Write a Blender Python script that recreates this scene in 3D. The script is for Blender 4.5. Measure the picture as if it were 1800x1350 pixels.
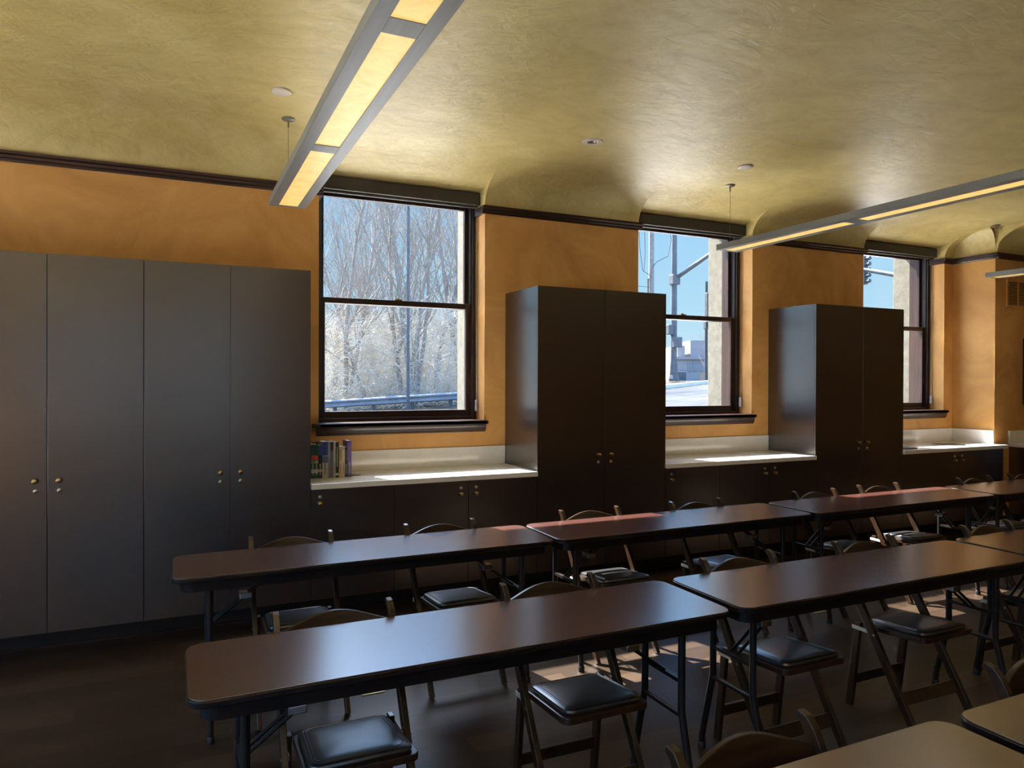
import bpy, bmesh, math, random
from mathutils import Vector, Matrix, noise

for _o in list(bpy.data.objects):
    bpy.data.objects.remove(_o)
SC = bpy.context.scene
COL = SC.collection

# ------------------------------------------------------------------ camera
F_PX, YAW, PIT, ROL, EYE = 1266.985, 0.4362, -0.00605, 0.00365, 1.65035


def pix(u, v):
    a2, b2 = (u - 900) / F_PX, -(v - 675) / F_PX
    cr, sr = math.cos(ROL), math.sin(ROL)
    a, b = a2 * cr - b2 * sr, a2 * sr + b2 * cr
    cp, sp = math.cos(PIT), math.sin(PIT)
    d, z = cp - b * sp, sp + b * cp
    cy, sy = math.cos(YAW), math.sin(YAW)
    return Vector((a * cy + d * sy, -a * sy + d * cy, z))


fwd = pix(900, 675).normalized()
rgt = (pix(901, 675) - pix(900, 675)).normalized()
upv = rgt.cross(fwd).normalized()
cam_d = bpy.data.cameras.new('camera')
cam = bpy.data.objects.new('camera', cam_d)
COL.objects.link(cam)
cam.matrix_world = Matrix(((rgt.x, upv.x, -fwd.x, 0), (rgt.y, upv.y, -fwd.y, 0),
                           (rgt.z, upv.z, -fwd.z, EYE), (0, 0, 0, 1)))
cam_d.sensor_fit = 'HORIZONTAL'
cam_d.sensor_width = 36
cam_d.lens = F_PX / 1800 * 36
cam_d.clip_start = 0.02
cam_d.clip_end = 500
SC.camera = cam

# ------------------------------------------------------------------ colour management
vs = SC.view_settings
vs.view_transform = 'Standard'
vs.look = 'None'
vs.gamma = 1.0
vs.use_curve_mapping = False
vs.exposure = 0.0
SC.cycles.max_bounces = 12
SC.cycles.diffuse_bounces = 6
SC.cycles.glossy_bounces = 5
SC.cycles.transparent_max_bounces = 16
SC.cycles.sample_clamp_indirect = 8.0
SC.cycles.blur_glossy = 0.5

# ------------------------------------------------------------------ sky and sun
SUN_TRAVEL = Vector((0.315, -1.0, -1.06)).normalized()
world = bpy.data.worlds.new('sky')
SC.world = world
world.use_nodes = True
wn = world.node_tree
wn.nodes.clear()
w_out = wn.nodes.new('ShaderNodeOutputWorld')
w_bg = wn.nodes.new('ShaderNodeBackground')
w_tc = wn.nodes.new('ShaderNodeTexCoord')
w_sep = wn.nodes.new('ShaderNodeSeparateXYZ')
w_ramp = wn.nodes.new('ShaderNodeValToRGB')
wn.links.new(w_tc.outputs['Generated'], w_sep.inputs[0])
wn.links.new(w_sep.outputs['Z'], w_ramp.inputs[0])
cr_ = w_ramp.color_ramp
cr_.elements[0].position = 0.0
cr_.elements[0].color = (0.66, 0.88, 1.0, 1)
cr_.elements[1].position = 0.9
cr_.elements[1].color = (0.16, 0.34, 0.85, 1)
for p_, c_ in ((0.10, (0.48, 0.79, 1.0, 1)), (0.23, (0.36, 0.68, 1.0, 1)), (0.45, (0.22, 0.45, 0.9, 1))):
    e_ = cr_.elements.new(p_)
    e_.color = c_
# pale glow of the sky round the sun
w_dot = wn.nodes.new('ShaderNodeVectorMath')
w_dot.operation = 'DOT_PRODUCT'
w_dot.inputs[1].default_value = -SUN_TRAVEL
wn.links.new(w_tc.outputs['Generated'], w_dot.inputs[0])
w_map = wn.nodes.new('ShaderNodeMapRange')
w_map.inputs['From Min'].default_value = 0.80
w_map.inputs['From Max'].default_value = 1.0
w_map.interpolation_type = 'SMOOTHSTEP'
wn.links.new(w_dot.outputs['Value'], w_map.inputs['Value'])
w_mul = wn.nodes.new('ShaderNodeVectorMath')
w_mul.operation = 'SCALE'
w_mul.inputs[0].default_value = (2.6, 2.7, 2.8)
wn.links.new(w_map.outputs[0], w_mul.inputs['Scale'])
w_add = wn.nodes.new('ShaderNodeVectorMath')
w_add.operation = 'ADD'
wn.links.new(w_ramp.outputs['Color'], w_add.inputs[0])
wn.links.new(w_mul.outputs[0], w_add.inputs[1])
wn.links.new(w_add.outputs[0], w_bg.inputs['Color'])
w_el = wn.nodes.new('ShaderNodeMapRange')          # added boost above the camera's view, brightens room and table sheen
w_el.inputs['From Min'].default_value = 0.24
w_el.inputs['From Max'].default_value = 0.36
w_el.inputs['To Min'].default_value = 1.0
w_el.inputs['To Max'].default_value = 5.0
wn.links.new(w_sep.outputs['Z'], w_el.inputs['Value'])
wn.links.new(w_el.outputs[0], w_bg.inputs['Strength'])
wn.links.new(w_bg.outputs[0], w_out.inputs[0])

sun_d = bpy.data.lights.new('sun', 'SUN')
sun_d.energy = 38.0
sun_d.angle = 0.01
sun_d.color = (1.0, 0.93, 0.82)
sun = bpy.data.objects.new('sun', sun_d)
COL.objects.link(sun)
sun.rotation_euler = SUN_TRAVEL.to_track_quat('-Z', 'Y').to_euler()
sun.location = (0, 20, 20)

# pendant lamp light and an added upward light (used in their builder)
ADDED_UP_W = 7.0
LAMP_DOWN_W = 3.0
LAMP_PANEL = 1.0

# ------------------------------------------------------------------ materials


def new_mat(name):
    m = bpy.data.materials.new(name)
    m.use_nodes = True
    nt = m.node_tree
    b = nt.nodes['Principled BSDF']
    return m, nt, b


def N(nt, kind, **kw):
    n = nt.nodes.new(kind)
    for k, v in kw.items():
        if k in n.inputs:
            n.inputs[k].default_value = v
        else:
            setattr(n, k, v)
    return n


def noise_tex(nt, scale, detail=4.0, rough=0.6, dist=0.0, stretch=(1, 1, 1)):
    tc = nt.nodes.new('ShaderNodeTexCoord')
    mp = nt.nodes.new('ShaderNodeMapping')
    mp.inputs['Scale'].default_value = stretch
    nt.links.new(tc.outputs['Object'], mp.inputs[0])
    n = nt.nodes.new('ShaderNodeTexNoise')
    n.inputs['Scale'].default_value = scale
    n.inputs['Detail'].default_value = detail
    n.inputs['Roughness'].default_value = rough
    n.inputs['Distortion'].default_value = dist
    nt.links.new(mp.outputs[0], n.inputs['Vector'])
    return n


def ramp(nt, src, stops):
    r = nt.nodes.new('ShaderNodeValToRGB')
    e = r.color_ramp.elements
    e[0].position, e[0].color = stops[0][0], (*stops[0][1], 1)
    e[1].position, e[1].color = stops[-1][0], (*stops[-1][1], 1)
    for p, c in stops[1:-1]:
        k = e.new(p)
        k.color = (*c, 1)
    nt.links.new(src, r.inputs[0])
    return r


def bump(nt, b, src, strength, dist=0.01):
    bp = nt.nodes.new('ShaderNodeBump')
    bp.inputs['Strength'].default_value = strength
    bp.inputs['Distance'].default_value = dist
    nt.links.new(src, bp.inputs['Height'])
    nt.links.new(bp.outputs[0], b.inputs['Normal'])


def mat_noise(name, c0, c1, rough=0.5, scale=3.0, stretch=(1, 1, 1), detail=5, nrough=0.6, dist=0.0,
              lo=0.35, hi=0.65, metallic=0.0, spec=0.5, bstr=0.0, bdist=0.01, coat=0.0, ior=None, bscale=None, crough=0.1):
    m, nt, b = new_mat(name)
    n = noise_tex(nt, scale, detail, nrough, dist, stretch)
    r = ramp(nt, n.outputs['Fac'], [(lo, c0), (hi, c1)])
    nt.links.new(r.outputs['Color'], b.inputs['Base Color'])
    b.inputs['Roughness'].default_value = rough
    b.inputs['Metallic'].default_value = metallic
    b.inputs['Specular IOR Level'].default_value = spec
    b.inputs['Coat Weight'].default_value = coat
    b.inputs['Coat Roughness'].default_value = crough
    if ior:
        b.inputs['IOR'].default_value = ior
    if bstr:
        s = n if bscale is None else noise_tex(nt, bscale, 5, 0.6, 0.3, stretch)
        bump(nt, b, s.outputs['Fac'], bstr, bdist)
    return m


M = {}
M['ochre'] = mat_noise('ochre_plaster', (0.54, 0.26, 0.070), (0.76, 0.42, 0.14), rough=0.5, scale=1.6,
                       detail=9, nrough=0.62, dist=1.2, lo=0.3, hi=0.72, spec=0.35, bstr=0.10, bdist=0.01)
# trowelled gold ceiling
m_, nt_, b_ = new_mat('gold_ceiling_plaster')
n1 = noise_tex(nt_, 0.9, 8, 0.6, 0.9)
r1 = ramp(nt_, n1.outputs['Fac'], [(0.3, (0.54, 0.42, 0.155)), (0.5, (0.62, 0.50, 0.20)), (0.7, (0.68, 0.57, 0.26))])
n3 = noise_tex(nt_, 2.6, 9, 0.66, 1.3, (1.0, 1.5, 1))
r3 = ramp(nt_, n3.outputs['Fac'], [(0.32, (0.74, 0.72, 0.66)), (0.5, (0.95, 0.94, 0.92)), (0.7, (1.12, 1.12, 1.14))])
mx = nt_.nodes.new('ShaderNodeMix')
mx.data_type = 'RGBA'
mx.blend_type = 'MULTIPLY'
mx.inputs['Factor'].default_value = 0.6
nt_.links.new(r1.outputs['Color'], mx.inputs['A'])
nt_.links.new(r3.outputs['Color'], mx.inputs['B'])
nt_.links.new(mx.outputs['Result'], b_.inputs['Base Color'])
n2 = noise_tex(nt_, 6.5, 8, 0.6, 1.2, (1.0, 2.0, 1))
b_.inputs['Roughness'].default_value = 0.42
b_.inputs['Specular IOR Level'].default_value = 0.5
bump(nt_, b_, n2.outputs['Fac'], 0.5, 0.018)
M['ceiling'] = m_
M['trim'] = mat_noise('dark_stained_wood_trim', (0.020, 0.008, 0.006), (0.045, 0.018, 0.012), rough=0.35, scale=4,
                      stretch=(0.4, 8, 8), coat=0.2)
M['sash'] = mat_noise('sash_wood', (0.018, 0.009, 0.008), (0.035, 0.017, 0.013), rough=0.35, scale=4, stretch=(6, 6, 0.6))
M['cab'] = mat_noise('dark_cabinet_laminate', (0.012, 0.0055, 0.006), (0.016, 0.0075, 0.008), rough=0.27, scale=2,
                     spec=0.5, ior=2.35, lo=0.3, hi=0.7)
M['toe'] = mat_noise('black_toe_kick', (0.008, 0.008, 0.010), (0.014, 0.013, 0.015), rough=0.5, scale=5)
M['quartz'] = mat_noise('pale_quartz', (0.78, 0.76, 0.72), (0.86, 0.84, 0.80), rough=0.13, scale=7, detail=10,
                        nrough=0.7, dist=1.5, lo=0.28, hi=0.5, spec=0.5, ior=1.9)
M['brass'] = mat_noise('aged_brass', (0.55, 0.38, 0.16), (0.72, 0.52, 0.26), rough=0.25, scale=30, metallic=1.0)
M['nickel'] = mat_noise('worn_nickel', (0.45, 0.42, 0.34), (0.62, 0.58, 0.48), rough=0.28, scale=60, metallic=1.0)
M['steel'] = mat_noise('brushed_steel', (0.42, 0.42, 0.42), (0.60, 0.60, 0.60), rough=0.25, scale=40, metallic=1.0)
M['zinc'] = mat_noise('bright_zinc_link', (0.55, 0.55, 0.52), (0.7, 0.7, 0.66), rough=0.45, scale=60, metallic=0.3)
# mahogany table laminate
m_, nt_, b_ = new_mat('mahogany_table_laminate')
n1 = noise_tex(nt_, 3.0, 8, 0.65, 0.4, (1.2, 26, 1))
r1 = ramp(nt_, n1.outputs['Fac'], [(0.3, (0.044, 0.013, 0.010)), (0.55, (0.064, 0.019, 0.014)), (0.75, (0.09, 0.028, 0.019))])
nt_.links.new(r1.outputs['Color'], b_.inputs['Base Color'])
b_.inputs['Roughness'].default_value = 0.24
b_.inputs['IOR'].default_value = 2.6
bump(nt_, b_, n1.outputs['Fac'], 0.02, 0.002)
M['table'] = m_
M['edge'] = mat_noise('black_table_edge', (0.008, 0.006, 0.007), (0.013, 0.01, 0.011), rough=0.36, scale=10, spec=0.35)
M['blackmetal'] = mat_noise('black_painted_steel', (0.012, 0.010, 0.011), (0.020, 0.016, 0.016), rough=0.38, scale=20, spec=0.35)
M['chair'] = mat_noise('dark_fruitwood', (0.018, 0.009, 0.005), (0.046, 0.023, 0.011), rough=0.30, scale=4,
                       stretch=(8, 8, 1.2), detail=6, coat=0.3, spec=0.5, crough=0.2)
M['chairtop'] = mat_noise('dark_fruitwood_rail', (0.014, 0.006, 0.0035), (0.034, 0.016, 0.008), rough=0.3, scale=4,
                          stretch=(1, 8, 10), detail=6, spec=0.4)
M['vinyl'] = mat_noise('black_vinyl', (0.012, 0.013, 0.016), (0.020, 0.021, 0.025), rough=0.30, scale=40, spec=0.6, ior=1.9,
                       bstr=0.05, bdist=0.002)
M['lampmetal'] = mat_noise('grey_lamp_metal', (0.21, 0.215, 0.20), (0.25, 0.255, 0.24), rough=0.38, scale=3,
                           stretch=(10, 0.5, 1), spec=0.5)
M['wire'] = mat_noise('wire', (0.15, 0.13, 0.09), (0.2, 0.18, 0.12), rough=0.4, scale=10)
M['valance'] = mat_noise('taupe_shade_box', (0.042, 0.036, 0.026), (0.050, 0.043, 0.032), rough=0.55, scale=3)
M['plastic'] = mat_noise('clear_plastic', (0.5, 0.5, 0.55), (0.7, 0.7, 0.75), rough=0.15, scale=30)
M['white'] = mat_noise('painted_white', (0.55, 0.48, 0.40), (0.62, 0.55, 0.46), rough=0.5, scale=5)
M['gold'] = mat_noise('brass_floor_plate', (0.45, 0.36, 0.20), (0.60, 0.5, 0.3), rough=0.35, scale=15, metallic=0.6)
M['stone'] = mat_noise('limestone', (0.075, 0.072, 0.056), (0.125, 0.118, 0.094), rough=0.85, scale=10, detail=10, nrough=0.7,
                       bstr=0.5, bdist=0.01)
M['bark'] = mat_noise('grey_bark', (0.2, 0.185, 0.165), (0.36, 0.34, 0.31), rough=0.9, scale=6, stretch=(4, 4, 1), spec=0.2)
M['twig'] = mat_noise('pale_dry_twigs', (0.4, 0.37, 0.3), (0.66, 0.62, 0.53), rough=0.9, scale=1.0, spec=0.1)
M['ground'] = mat_noise('dry_winter_grass', (0.042, 0.039, 0.027), (0.09, 0.081, 0.063), rough=0.95, scale=2.5, detail=8, spec=0.1)
M['asphalt'] = mat_noise('pale_asphalt', (0.042, 0.045, 0.048), (0.078, 0.081, 0.084), rough=0.8, scale=1.2, stretch=(0.5, 3, 1), detail=6, spec=0.2)
M['concrete'] = mat_noise('pale_concrete', (0.72, 0.70, 0.65), (0.86, 0.84, 0.78), rough=0.85, scale=3, detail=6, spec=0.2)
M['galv'] = mat_noise('galvanised_steel', (0.077, 0.0875, 0.098), (0.119, 0.133, 0.147), rough=0.5, scale=4, metallic=0.2)
M['rail'] = mat_noise('weathered_galvanised_rail', (0.18, 0.204, 0.228), (0.264, 0.288, 0.318), rough=0.5, scale=3, spec=0.3)
M['signal'] = mat_noise('dark_signal_housing', (0.03, 0.035, 0.04), (0.06, 0.07, 0.08), rough=0.5, scale=6)
M['farstone'] = mat_noise('far_pale_masonry', (0.319, 0.2915, 0.2805), (0.363, 0.3355, 0.3245), rough=0.9, scale=0.6, spec=0.1)
M['farglass'] = mat_noise('far_window', (0.22, 0.23, 0.24), (0.28, 0.29, 0.30), rough=0.4, scale=1)
M['dark'] = mat_noise('black_plastic', (0.010, 0.010, 0.010), (0.016, 0.016, 0.016), rough=0.4, scale=8)

# wood floor: dark planks running along the windows
m_, nt_, b_ = new_mat('dark_plank_floor')
tc = nt_.nodes.new('ShaderNodeTexCoord')
br = nt_.nodes.new('ShaderNodeTexBrick')
br.offset = 0.37
br.inputs['Color1'].default_value = (0.022, 0.013, 0.008, 1)
br.inputs['Color2'].default_value = (0.062, 0.040, 0.026, 1)
br.inputs['Mortar'].default_value = (0.012, 0.007, 0.005, 1)
br.inputs['Scale'].default_value = 1.0
br.inputs['Mortar Size'].default_value = 0.002
br.inputs['Brick Width'].default_value = 1.25
br.inputs['Row Height'].default_value = 0.16
nt_.links.new(tc.outputs['Object'], br.inputs['Vector'])
n1 = noise_tex(nt_, 3.0, 8, 0.65, 0.6, (1.0, 12, 1))
mx = nt_.nodes.new('ShaderNodeMix')
mx.data_type = 'RGBA'
mx.blend_type = 'MULTIPLY'
mx.inputs['Factor'].default_value = 0.6
r1 = ramp(nt_, n1.outputs['Fac'], [(0.3, (0.5, 0.5, 0.5)), (0.7, (1.4, 1.35, 1.3))])
nt_.links.new(br.outputs['Color'], mx.inputs['A'])
nt_.links.new(r1.outputs['Color'], mx.inputs['B'])
nt_.links.new(mx.outputs['Result'], b_.inputs['Base Color'])
b_.inputs['Roughness'].default_value = 0.38
b_.inputs['Specular IOR Level'].default_value = 0.42
bump(nt_, b_, n1.outputs['Fac'], 0.08, 0.003)
M['floor'] = m_

# clear window glass
m_, nt_, b_ = new_mat('window_glass')
nt_.nodes.remove(b_)
out_ = nt_.nodes['Material Output']
tr_ = N(nt_, 'ShaderNodeBsdfTransparent', Color=(0.99, 0.995, 0.995, 1))
gl_ = N(nt_, 'ShaderNodeBsdfGlossy', Color=(1, 1, 1, 1), Roughness=0.02)
lw_ = N(nt_, 'ShaderNodeLayerWeight', Blend=0.5)
pw_ = N(nt_, 'ShaderNodeMath', operation='POWER')
pw_.inputs[1].default_value = 5.0
nt_.links.new(lw_.outputs['Facing'], pw_.inputs[0])
fr_ = N(nt_, 'ShaderNodeMath', operation='MULTIPLY_ADD')
fr_.inputs[1].default_value = 0.9
fr_.inputs[2].default_value = 0.025
nt_.links.new(pw_.outputs[0], fr_.inputs[0])
ms_ = nt_.nodes.new('ShaderNodeMixShader')
nt_.links.new(fr_.outputs[0], ms_.inputs[0])
nt_.links.new(tr_.outputs[0], ms_.inputs[1])
nt_.links.new(gl_.outputs[0], ms_.inputs[2])
nt_.links.new(ms_.outputs[0], out_.inputs[0])
M['glass'] = m_

# lamp diffuser (gives off light)
m_, nt_, b_ = new_mat('warm_lamp_diffuser')
nd = noise_tex(nt_, 9.0, 6, 0.7, 0.5)
rd = ramp(nt_, nd.outputs['Fac'], [(0.30, (0.86, 0.52, 0.135)), (0.55, (1.0, 0.67, 0.21))])
b_.inputs['Base Color'].default_value = (0.06, 0.05, 0.03, 1)
b_.inputs['Roughness'].default_value = 0.4
nt_.links.new(rd.outputs['Color'], b_.inputs['Emission Color'])
b_.inputs['Emission Strength'].default_value = LAMP_PANEL
M['diffuser'] = m_


def plain(name, c, rough=0.5, metallic=0.0):
    k = 'plain_' + name
    if k not in M:
        M[k] = mat_noise(name, tuple(x * 0.85 for x in c), tuple(min(1, x * 1.1) for x in c), rough=rough, scale=25, metallic=metallic)
    return M[k]


# ------------------------------------------------------------------ mesh helpers
class MB:
    def __init__(self):
        self.v, self.f, self.mi = [], [], []

    def box(self, x0, x1, y0, y1, z0, z1, mi=0):
        n = len(self.v)
        self.v += [(x0, y0, z0), (x1, y0, z0), (x1, y1, z0), (x0, y1, z0), (x0, y0, z1), (x1, y0, z1), (x1, y1, z1), (x0, y1, z1)]
        for q in ((0, 3, 2, 1), (4, 5, 6, 7), (0, 1, 5, 4), (1, 2, 6, 5), (2, 3, 7, 6), (3, 0, 4, 7)):
            self.f.append(tuple(n + i for i in q))
            self.mi.append(mi)
        return self

    def prism(self, poly, axis, a0, a1, mi=0):
        """poly: ccw 2-D outline; axis 'x': (y,z), 'y': (x,z), 'z': (x,y)"""
        def mk(p, a):
            return {'x': (a, p[0], p[1]), 'y': (p[0], a, p[1]), 'z': (p[0], p[1], a)}[axis]
        n, k = len(self.v), len(poly)
        self.v += [mk(p, a0) for p in poly] + [mk(p, a1) for p in poly]
        self.f.append(tuple(n + i for i in range(k))[::-1])
        self.f.append(tuple(n + k + i for i in range(k)))
        for i in range(k):
            j = (i + 1) % k
            self.f.append((n + i, n + j, n + k + j, n + k + i))
        self.mi += [mi] * (k + 2)
        return self

    def tube(self, pts, rad, seg=8, mi=0, flat=1.0):
        pts = [Vector(p) for p in pts]
        rads = rad if isinstance(rad, (list, tuple)) else [rad] * len(pts)
        n0 = len(self.v)
        t0 = (pts[1] - pts[0]).normalized()
        ref = Vector((0, 0, 1)) if abs(t0.z) < 0.9 else Vector((1, 0, 0))
        u = t0.cross(ref).normalized()
        for i, p in enumerate(pts):
            if i == 0:
                t = t0
            elif i == len(pts) - 1:
                t = (pts[i] - pts[i - 1]).normalized()
            else:
                t = ((pts[i + 1] - pts[i]).normalized() + (pts[i] - pts[i - 1]).normalized()).normalized()
            u = (u - t * u.dot(t)).normalized()
            w = t.cross(u)
            for s in range(seg):
                a = 2 * math.pi * s / seg
                self.v.append(tuple(p + u * math.cos(a) * rads[i] + w * math.sin(a) * rads[i] * flat))
        for i in range(len(pts) - 1):
            for s in range(seg):
                a, b = n0 + i * seg + s, n0 + i * seg + (s + 1) % seg
                self.f.append((a, b, b + seg, a + seg))
                self.mi.append(mi)
        self.f.append(tuple(n0 + s for s in range(seg))[::-1])
        self.f.append(tuple(n0 + (len(pts) - 1) * seg + s for s in range(seg)))
        self.mi += [mi, mi]
        return self

    def lathe(self, prof, c, axis='z', seg=20, mi=0):
        """prof: list of (r, h) along the axis from c"""
        n0 = len(self.v)
        for r, h in prof:
            for s in range(seg):
                a = 2 * math.pi * s / seg
                x, y = r * math.cos(a), r * math.sin(a)
                if axis == 'z':
                    self.v.append((c[0] + x, c[1] + y, c[2] + h))
                else:  # along -y (towards the room)
                    self.v.append((c[0] + x, c[1] - h, c[2] + y))
        for i in range(len(prof) - 1):
            for s in range(seg):
                a, b = n0 + i * seg + s, n0 + i * seg + (s + 1) % seg
                self.f.append((a, b, b + seg, a + seg))
                self.mi.append(mi)
        self.f.append(tuple(n0 + s for s in range(seg))[::-1])
        self.f.append(tuple(n0 + (len(prof) - 1) * seg + s for s in range(seg)))
        self.mi += [mi, mi]
        return self

    def mesh(self, name, mats, smooth=False):
        me = bpy.data.meshes.new(name)
        me.from_pydata(self.v, [], self.f)
        for m in (mats if isinstance(mats, (list, tuple)) else [mats]):
            me.materials.append(m)
        me.polygons.foreach_set('material_index', self.mi)
        bm = bmesh.new()
        bm.from_mesh(me)
        bmesh.ops.recalc_face_normals(bm, faces=bm.faces)
        bm.to_mesh(me)
        bm.free()
        if smooth:
            me.polygons.foreach_set('use_smooth', [True] * len(me.polygons))
            try:
                me.set_sharp_from_angle(angle=math.radians(38))
            except Exception:
                pass
        me.update()
        return me

    def build(self, name, mats, parent=None, bevel=0.0, smooth=False, loc=None, segs=2):
        o = bpy.data.objects.new(name, self.mesh(name, mats, smooth))
        COL.objects.link(o)
        if parent is not None:
            o.parent = parent
        if loc is not None:
            o.location = loc
        if bevel:
            b = o.modifiers.new('bevel', 'BEVEL')
            b.width = bevel
            b.segments = segs
            b.limit_method = 'ANGLE'
        return o


def thing(name, label, cat, loc=(0, 0, 0), rz=0.0, group=None):
    o = bpy.data.objects.new(name, None)
    COL.objects.link(o)
    o.location = loc
    o.rotation_euler = (0, 0, rz)
    return tag(o, label, cat, group)


def tag(o, label, cat, group=None, kind=None):
    o['label'] = label
    o['category'] = cat
    if group:
        o['group'] = group
    if kind:
        o['kind'] = kind
    return o


def struct(o):
    o['kind'] = 'structure'
    return o


CHILD = {}


def kids(o):
    return [c for c in bpy.data.objects if c.parent == o]


def copy_tree(o, parent=None):
    if o.name not in CHILD:
        CHILD[o.name] = kids(o)
    c = o.copy()
    COL.objects.link(c)
    c.parent = parent
    for ch in CHILD[o.name]:
        copy_tree(ch, c)
    return c


def rrect(x0, x1, y0, y1, r, n=8):
    out = []
    for cx, cy, a0 in ((x1 - r, y1 - r, 0), (x0 + r, y1 - r, 90), (x0 + r, y0 + r, 180), (x1 - r, y0 + r, 270)):
        for i in range(n + 1):
            a = math.radians(a0 + 90 * i / n)
            out.append((cx + r * math.cos(a), cy + r * math.sin(a)))
    return out


# ------------------------------------------------------------------ room dimensions (metres)
ZF = -0.06                                   # floor
ZC = 3.46                                    # ceiling
YW, YG, YO = 5.794, 6.03, 6.50               # inner wall face, window plane, outer stone face
YF, YC, YJ = 5.162, 5.140, 5.282             # cabinet fronts, worktop edge, face of the jogged wall
XJ = 8.72
X0, X1, Y0 = -3.6, 12.6, -4.2                # rest of the room behind the camera
ZT = 2.407
WIN = [(1.019, 2.435), (4.04, 5.477), (7.14, 8.559)]
ZST = 1.297                                  # top of window stools
ZHEAD = 3.40

# ------------------------------------------------------------------ floor, walls, ceiling
struct(MB().box(X0 - 0.3, X1 + 0.3, Y0 - 0.3, YW + 0.3, ZF - 0.12, ZF).build('floor', M['floor']))

# window wall: ochre plaster inside, limestone outside
w = MB()
xs = [X0] + [v for p in WIN for v in p] + [XJ]
for i in range(0, len(xs), 2):
    w.box(xs[i], xs[i + 1], YW, 6.10, ZF, 3.75)
for a, b in WIN:
    w.box(a, b, YW, 6.10, ZF, ZST - 0.035)
    w.box(a, b, 6.02, 6.10, 3.335, 3.75)
struct(w.build('wall_north', M['ochre']))
w = MB()
xs = [X0] + [v for a, b in WIN for v in (a - 0.012, b + 0.012)] + [X1]
for i in range(0, len(xs), 2):
    w.box(xs[i], xs[i + 1], 6.26, YO, ZF - 1.5, 6.5)
for a, b in WIN:
    w.box(a - 0.012, b + 0.012, 6.26, YO, ZF - 1.5, 1.24)
    w.box(a - 0.012, b + 0.012, 6.26, YO, ZHEAD, 6.5)
xs = [X0] + [v for a, b in WIN for v in (a - 0.012, b + 0.012)] + [X1]
struct(w.build('wall_outer_north', M['stone'], bevel=0.008))
w = MB()                                      # solid filling between the two skins
xs = [X0] + [v for a, b in WIN for v in (a - 0.06, b + 0.04)] + [X1]
for i in range(0, len(xs), 2):
    w.box(xs[i], xs[i + 1], 6.10, 6.26, ZF, 3.75)
for a, b in WIN:
    w.box(a - 0.06, b + 0.04, 6.10, 6.26, ZF, 1.26)
    w.box(a - 0.06, b + 0.04, 6.10, 6.26, ZHEAD + 0.02, 3.75)
struct(w.build('wall_core_north', M['sash']))
# jogged wall on the right
struct(MB().box(XJ, X1, YJ, 6.10, ZF, 3.75).build('wall_northeast', M['ochre']))
ww = (-3.4, 4.7)                                # broad unseen window added to light the left wall and ceiling
struct(MB().box(X0 - 0.2, X0, Y0, ww[0], ZF, 3.75).box(X0 - 0.2, X0, ww[1], 6.10, ZF, 3.75)
       .box(X0 - 0.2, X0, ww[0], ww[1], ZF, 0.4).box(X0 - 0.2, X0, ww[0], ww[1], 3.1, 3.75).build('wall_west', M['ochre']))
fr = MB().box(X0 - 0.14, X0 - 0.06, ww[0], ww[1], 0.4, 0.48).box(X0 - 0.14, X0 - 0.06, ww[0], ww[1], 3.02, 3.1)
for k in range(5):
    y = ww[0] + (ww[1] - ww[0] - 0.08) * k / 4
    fr.box(X0 - 0.14, X0 - 0.06, y, y + 0.08, 0.48, 3.02)
fo = struct(fr.build('window_6', M['sash']))
MB().box(X0 - 0.103, X0 - 0.097, ww[0] + 0.05, ww[1] - 0.05, 0.47, 3.03).build('glass_pane', M['glass'], fo)
struct(MB().box(X1, X1 + 0.2, Y0, 6.10, ZF, 3.75).build('wall_east', M['ochre']))
# wall behind the camera with its own row of windows
BW = [(-2.2, -0.7), (-0.1, 1.3)]
w = MB()
xs = [X0 - 0.2] + [v for p in BW for v in p] + [X1 + 0.2]
for i in range(0, len(xs), 2):
    w.box(xs[i], xs[i + 1], Y0 - 0.3, Y0, ZF, 3.75)
for a, b in BW:
    w.box(a, b, Y0 - 0.3, Y0, ZF, 0.6)
    w.box(a, b, Y0 - 0.3, Y0, 3.1, 3.75)
struct(w.build('wall_south', M['ochre']))
for i, (a, b) in enumerate(BW):
    fr = MB()
    fr.box(a, a + 0.07, Y0 - 0.2, Y0 - 0.12, 0.6, 3.1).box(b - 0.07, b, Y0 - 0.2, Y0 - 0.12, 0.6, 3.1)
    fr.box(a + 0.07, b - 0.07, Y0 - 0.2, Y0 - 0.12, 0.6, 0.68).box(a + 0.07, b - 0.07, Y0 - 0.2, Y0 - 0.12, 3.02, 3.1)
    fr.box(a + 0.07, b - 0.07, Y0 - 0.19, Y0 - 0.13, 2.02, 2.08)
    fo = struct(fr.build('window_%d' % (i + 4), M['sash']))
    MB().box(a + 0.06, b - 0.06, Y0 - 0.163, Y0 - 0.157, 0.67, 3.03).build('glass_pane', M['glass'], fo)

# ceiling: flat field, coves that curve down to the wall between the windows, pockets at the windows
cm = MB()


def strip(prof, x0, x1):
    n = len(cm.v)
    for y, z in prof:
        cm.v += [(x0, y, z), (x1, y, z)]
    for i in range(len(prof) - 1):
        a = n + 2 * i
        cm.f.append((a, a + 1, a + 3, a + 2))
        cm.mi.append(0)


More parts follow.
